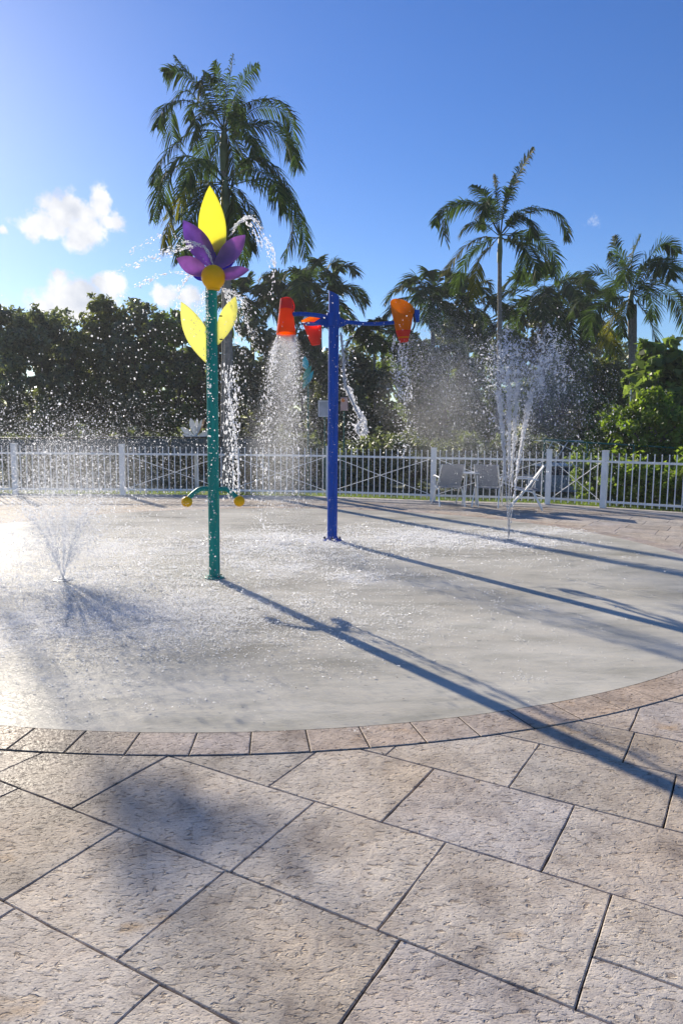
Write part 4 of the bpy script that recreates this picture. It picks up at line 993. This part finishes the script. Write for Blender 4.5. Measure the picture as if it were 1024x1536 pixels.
def screen():
    root=empty('windscreen_fence',(-5,18.7,0),label='low fence hung with blue-grey windscreen cloth behind the left part of the white fence',cat='fence'); inv=Matrix.Translation((5,-18.7,0))
    xs=[-40,40,120,190,255,330,400]; P=[at(x,657+(x>150)*-1,19.0) for x in xs]
    for p in P: q=p.copy(); q[2]=-.05; mb=MB(); mb.tube([q,p+np.array([0,0,.02])],.022,8); o=mb.build('post',M_bolt,root,True); o.matrix_parent_inverse=inv
    mb=MB(); mb.tube(P,.02,8); o=mb.build('top_rail',M_bolt,root,True); o.matrix_parent_inverse=inv
    r=rs(4)
    for a,b in zip(P[:-1],P[1:]):
        n=14; V=[]
        for i in range(n+1):
            q=a+(b-a)*(.03+.94*i/n); off=.012*math.sin(i*1.9)+r.normal(0,.004)
            for z in (q[2]-.03,q[2]-.42): V.append((q[0],q[1]-.03+off,z))
        for i in range(n+1):
            q=a+(b-a)*(.03+.94*i/n); off=.012*math.sin(i*1.9)+r.normal(0,.002)+.006
            for z in (q[2]-.03,q[2]-.42): V.append((q[0],q[1]-.03+off,z))
        m2=2*(n+1); Fc=[(2*i,2*i+1,2*i+3,2*i+2) for i in range(n)]+[(m2+2*i,m2+2*i+2,m2+2*i+3,m2+2*i+1) for i in range(n)]
        o=mesh_np('windscreen_cloth',V,Fc,M_blind,root); o.matrix_parent_inverse=inv
screen()
def fan_feature():
    Yd=19.6; b=at(294,656,Yd); root=empty('fan_sculpture',(b[0],Yd,-.05),label='white fan of open petals showing above the windscreen left of the green pole',cat='water feature'); inv=Matrix.Translation((-b[0],-Yd,.05))
    mw=mat('white_plastic',(.78,.78,.76),.4,transl=.25); mo=mat('tan_plastic',(.5,.30,.15),.5)
    mb=MB(); mb.tube([(b[0],Yd,-.05),(b[0],Yd,b[2]+.05)],.05,12); o=mb.build('stem',mw,root,True); o.matrix_parent_inverse=inv
    for tip,wd,dy,m in (((271,641),.16,-.1,mw),((286,627),.18,.0,mw),((296,627),.11,.1,mw),((307,627),.12,.1,mo),((303,629),.09,-.05,mw),((317,647),.16,-.1,mw),((273,651),.1,-.12,mw)):
        mb=MB(); V,Fc=petal(b,at(*tip,Yd+dy),wd,(0.1,-1,.1),.05,peak=.62,cup=.2); mb.add(V,Fc); o=mb.build('petal',m,root,True); o.matrix_parent_inverse=inv
fan_feature()
def teal_feature():
    Yd=20; b=at(466,640,Yd); g=(b[0],Yd,-.05); root=empty('leaf_sculpture',g,label='turquoise leaf-shaped panels on a far pole left of the blue pole',cat='water feature'); inv=Matrix.Translation((-g[0],-g[1],.05))
    mt=mat('turquoise_plastic',(.06,.45,.55),.4,transl=.4); mt2=mat('sea_green_plastic',(.05,.38,.33),.4,transl=.3)
    c=at(462,575,Yd); mb=MB(); mb.tube([(c[0],Yd+.05,-.05),(c[0],Yd+.05,at(462,545,Yd)[2])],.025,10); o=mb.build('pole',M_greenrail,root,True); o.matrix_parent_inverse=inv
    for a,tp,wd,m in (((459,554),(457,534),.19,mt),((455,570),(467,548),.17,mt2),((459,577),(470,556),.14,mt),((455,583),(461,566),.12,mt2)):
        mb=MB(); V,Fc=petal(at(*a,Yd),at(*tp,Yd),wd,(0,-1,0),.03); mb.add(V,Fc); o=mb.build('panel',m,root,True); o.matrix_parent_inverse=inv
teal_feature()
def signs():
    mg=mat('grey_sign_face',(.42,.43,.47),.5,noise=(5,.15)); mf=mat('sign_frame',(.62,.62,.63),.45); mk=mat('sign_pink',(.62,.38,.33),.6); mo=mat('sign_orange',(.8,.22,.04),.6)
    Yd=19.8
    def post(p,par,inv): mb=MB(); mb.tube([(p[0],p[1]+.05,-.05),(p[0],p[1]+.05,p[2]+.1)],.02,8); o=mb.build('post',M_greenrail,par,True); o.matrix_parent_inverse=inv
    p=at(487,613,Yd); root=empty('sign_board',(p[0],Yd,-.05),label='square grey sign board in a pale frame just left of the blue pole',cat='sign'); inv=Matrix.Translation((-p[0],-Yd,.05)); post(p,root,inv)
    mb=MB(); mb.box(tuple(p),(.30,.03,.38),0,.005); o=mb.build('board',mg,root); o.matrix_parent_inverse=inv
    mb=MB(); 
    for dx,dz,w_,h_ in ((-.165,0,.03,.44),(.165,0,.03,.44),(0,.205,.30,.03),(0,-.205,.30,.03)): mb.box((p[0]+dx,p[1]-.01,p[2]+dz),(w_,.05,h_))
    o=mb.build('frame',mf,root); o.matrix_parent_inverse=inv
    p=at(516,606,Yd); root=empty('sign_board',(p[0],Yd,-.05),label='small pinkish sign with an orange patch just right of the blue pole',cat='sign'); inv=Matrix.Translation((-p[0],-Yd,.05)); post(p,root,inv)
    mb=MB(); mb.box(tuple(p),(.2,.03,.36),0,.005); o=mb.build('board',mk,root); o.matrix_parent_inverse=inv
    mb=MB(); mb.lathe([(.002,-.012),(.05,-.008),(.05,.008),(.002,.012)],(p[0]-.03,p[1]-.027,p[2]+.1),14,Matrix.Rotation(math.pi/2,3,'X')); o=mb.build('orange_patch',mo,root,True); o.matrix_parent_inverse=inv
signs()
def chair(px,py,Yd,rz,label,grp=None):
    g=gnd(px,py); g=np.array([at(px,py,Yd)[0],Yd,.012]); root=empty('patio_chair',tuple(g),rz,label=label,cat='chair',group=grp)
    ms=mat('sling_fabric',(.36,.37,.40),.8,transl=.2); fr=M_white
    for s in (-1,1):
        mb=MB(); mb.tube([(s*.27,-.30,0),(s*.25,-.1,.36),(s*.24,.26,.42)],.015,8); mb.build('leg',fr,root,True)
        mb=MB(); mb.tube([(s*.27,.36,0),(s*.25,.05,.38),(s*.24,-.30,.88)],.015,8); mb.build('leg',fr,root,True)
        mb=MB(); mb.tube(cat([(s*.26,-.2,.60),(s*.28,.05,.63),(s*.27,.25,.60),(s*.26,.24,.42)],8),.014,8); mb.build('armrest',fr,root,True)
    mb=MB(); mb.box((0,.05,.40),(.48,.46,.02),0,.005); mb.build('seat',ms,root)
    V=[(-.23,-.08,.42),(.23,-.08,.42),(.23,-.31,.88),(-.23,-.31,.88)]; V+= [(x,y+.012,z+.006) for x,y,z in V]
    mb=MB(); mb.add(V,[(0,1,2,3),(7,6,5,4),(0,4,5,1),(1,5,6,2),(2,6,7,3),(3,7,4,0)]); mb.build('backrest',ms,root)
chair(672,752,15.1,R(8),'white framed patio chair with grey back, left of the side table','white patio chairs by the fence')
chair(730,754,15.0,R(-20),'white framed patio chair right of the side table, behind the spray','white patio chairs by the fence')
chair(790,757,14.6,R(75),'white framed patio chair turned sideways beside the fence post right of the fountain','white patio chairs by the fence')
def side_table():
    Yd=15.0; p=at(706,709,Yd); g=(p[0],Yd,.012); root=empty('side_table',g,label='small round white side table between two patio chairs',cat='table')
    z=p[2]-.012; mb=MB(); mb.lathe([(.2,-.02),(.215,-.01),(.215,.005),(.2,.012)],(0,0,z),24); mb.build('table_top',M_white,root,True)
    for k in range(4):
        q=R(45+90*k); mb=MB(); mb.tube([(.15*math.cos(q),.15*math.sin(q),z-.02),(.2*math.cos(q),.2*math.sin(q),0)],.012,8); mb.build('leg',M_white,root,True)
side_table()
def boat():
    Yd=18.6; p=at(838,735,Yd); z=HC; g=(p[0],Yd+.6,-.05); root=empty('small_boat',g,R(6),label='small pale blue boat with a white pipe frame behind the fence posts at right',cat='boat')
    mh=mat('pale_blue_hull',(.36,.47,.62),.3,coat=.3); md=mat('navy_hull_band',(.02,.03,.07),.35)
    def hull(z0,z1,w0,w1,L0,L1,m,name):
        V=[];K=14
        for z_,w_,L_ in ((z0,w0,L0),((z0+z1)/2,(w0+w1)/2*1.05,(L0+L1)/2),(z1,w1,L1)):
            for k in range(K+1):
                t=k/K*2-1; V.append((L_*t,-w_*max(0.02,1-abs(t)**2.6 if t<0 else 1-.15*t**4),z_))
            for k in range(K,-1,-1):
                t=k/K*2-1; V.append((L_*t,w_*max(0.02,1-abs(t)**2.6 if t<0 else 1-.15*t**4),z_))
        n=2*(K+1); mb=MB(); mb.add(V,[(i*n+k,i*n+(k+1)%n,(i+1)*n+(k+1)%n,(i+1)*n+k) for i in range(2) for k in range(n)]+[tuple(range(n-1,-1,-1)),tuple(2*n+k for k in range(n))]); mb.build(name,m,root,True)
    hull(.05,.50,.35,.55,.65,.85,mh,'hull'); hull(.503,.72,.56,.60,.86,.92,md,'hull_band'); hull(.723,.77,.61,.61,.93,.93,M_white,'gunwale')
    mb=MB()
    for s in (-1,1): 
        for x0,x1 in ((-.55,-.2),(.15,.55)): mb.tube([(x0,s*.4,.75),(x1,s*.38,1.38)],.014,6)
        mb.tube([(-.5,s*.38,1.38),(.62,s*.38,1.38)],.014,6); mb.tube([(-.2,s*.38,1.38),(.3,s*.38,1.16),(.32,s*.38,1.3)],.011,6)
    mb.tube([(-.5,-.38,1.38),(-.5,.38,1.38)],.014,6); mb.tube([(.62,-.38,1.38),(.62,.38,1.38)],.014,6); mb.build('pipe_frame',M_white,root)
boat()
def thin_pole():
    a=at(946,585,19.6); b=a.copy(); b[2]=-.05; mb=MB(); mb.tube([b,(a+b)/2,a],[.03,.028,.025],8); mb.lathe([(.03,0),(.034,.01),(.01,.03)],tuple(a),10)
    g=b.copy(); o=mb.build('metal_pole',M_steel,None,True,origin=g); tag(o,'thin grey metal pole standing in the lime bushes at right','pole')
thin_pole()
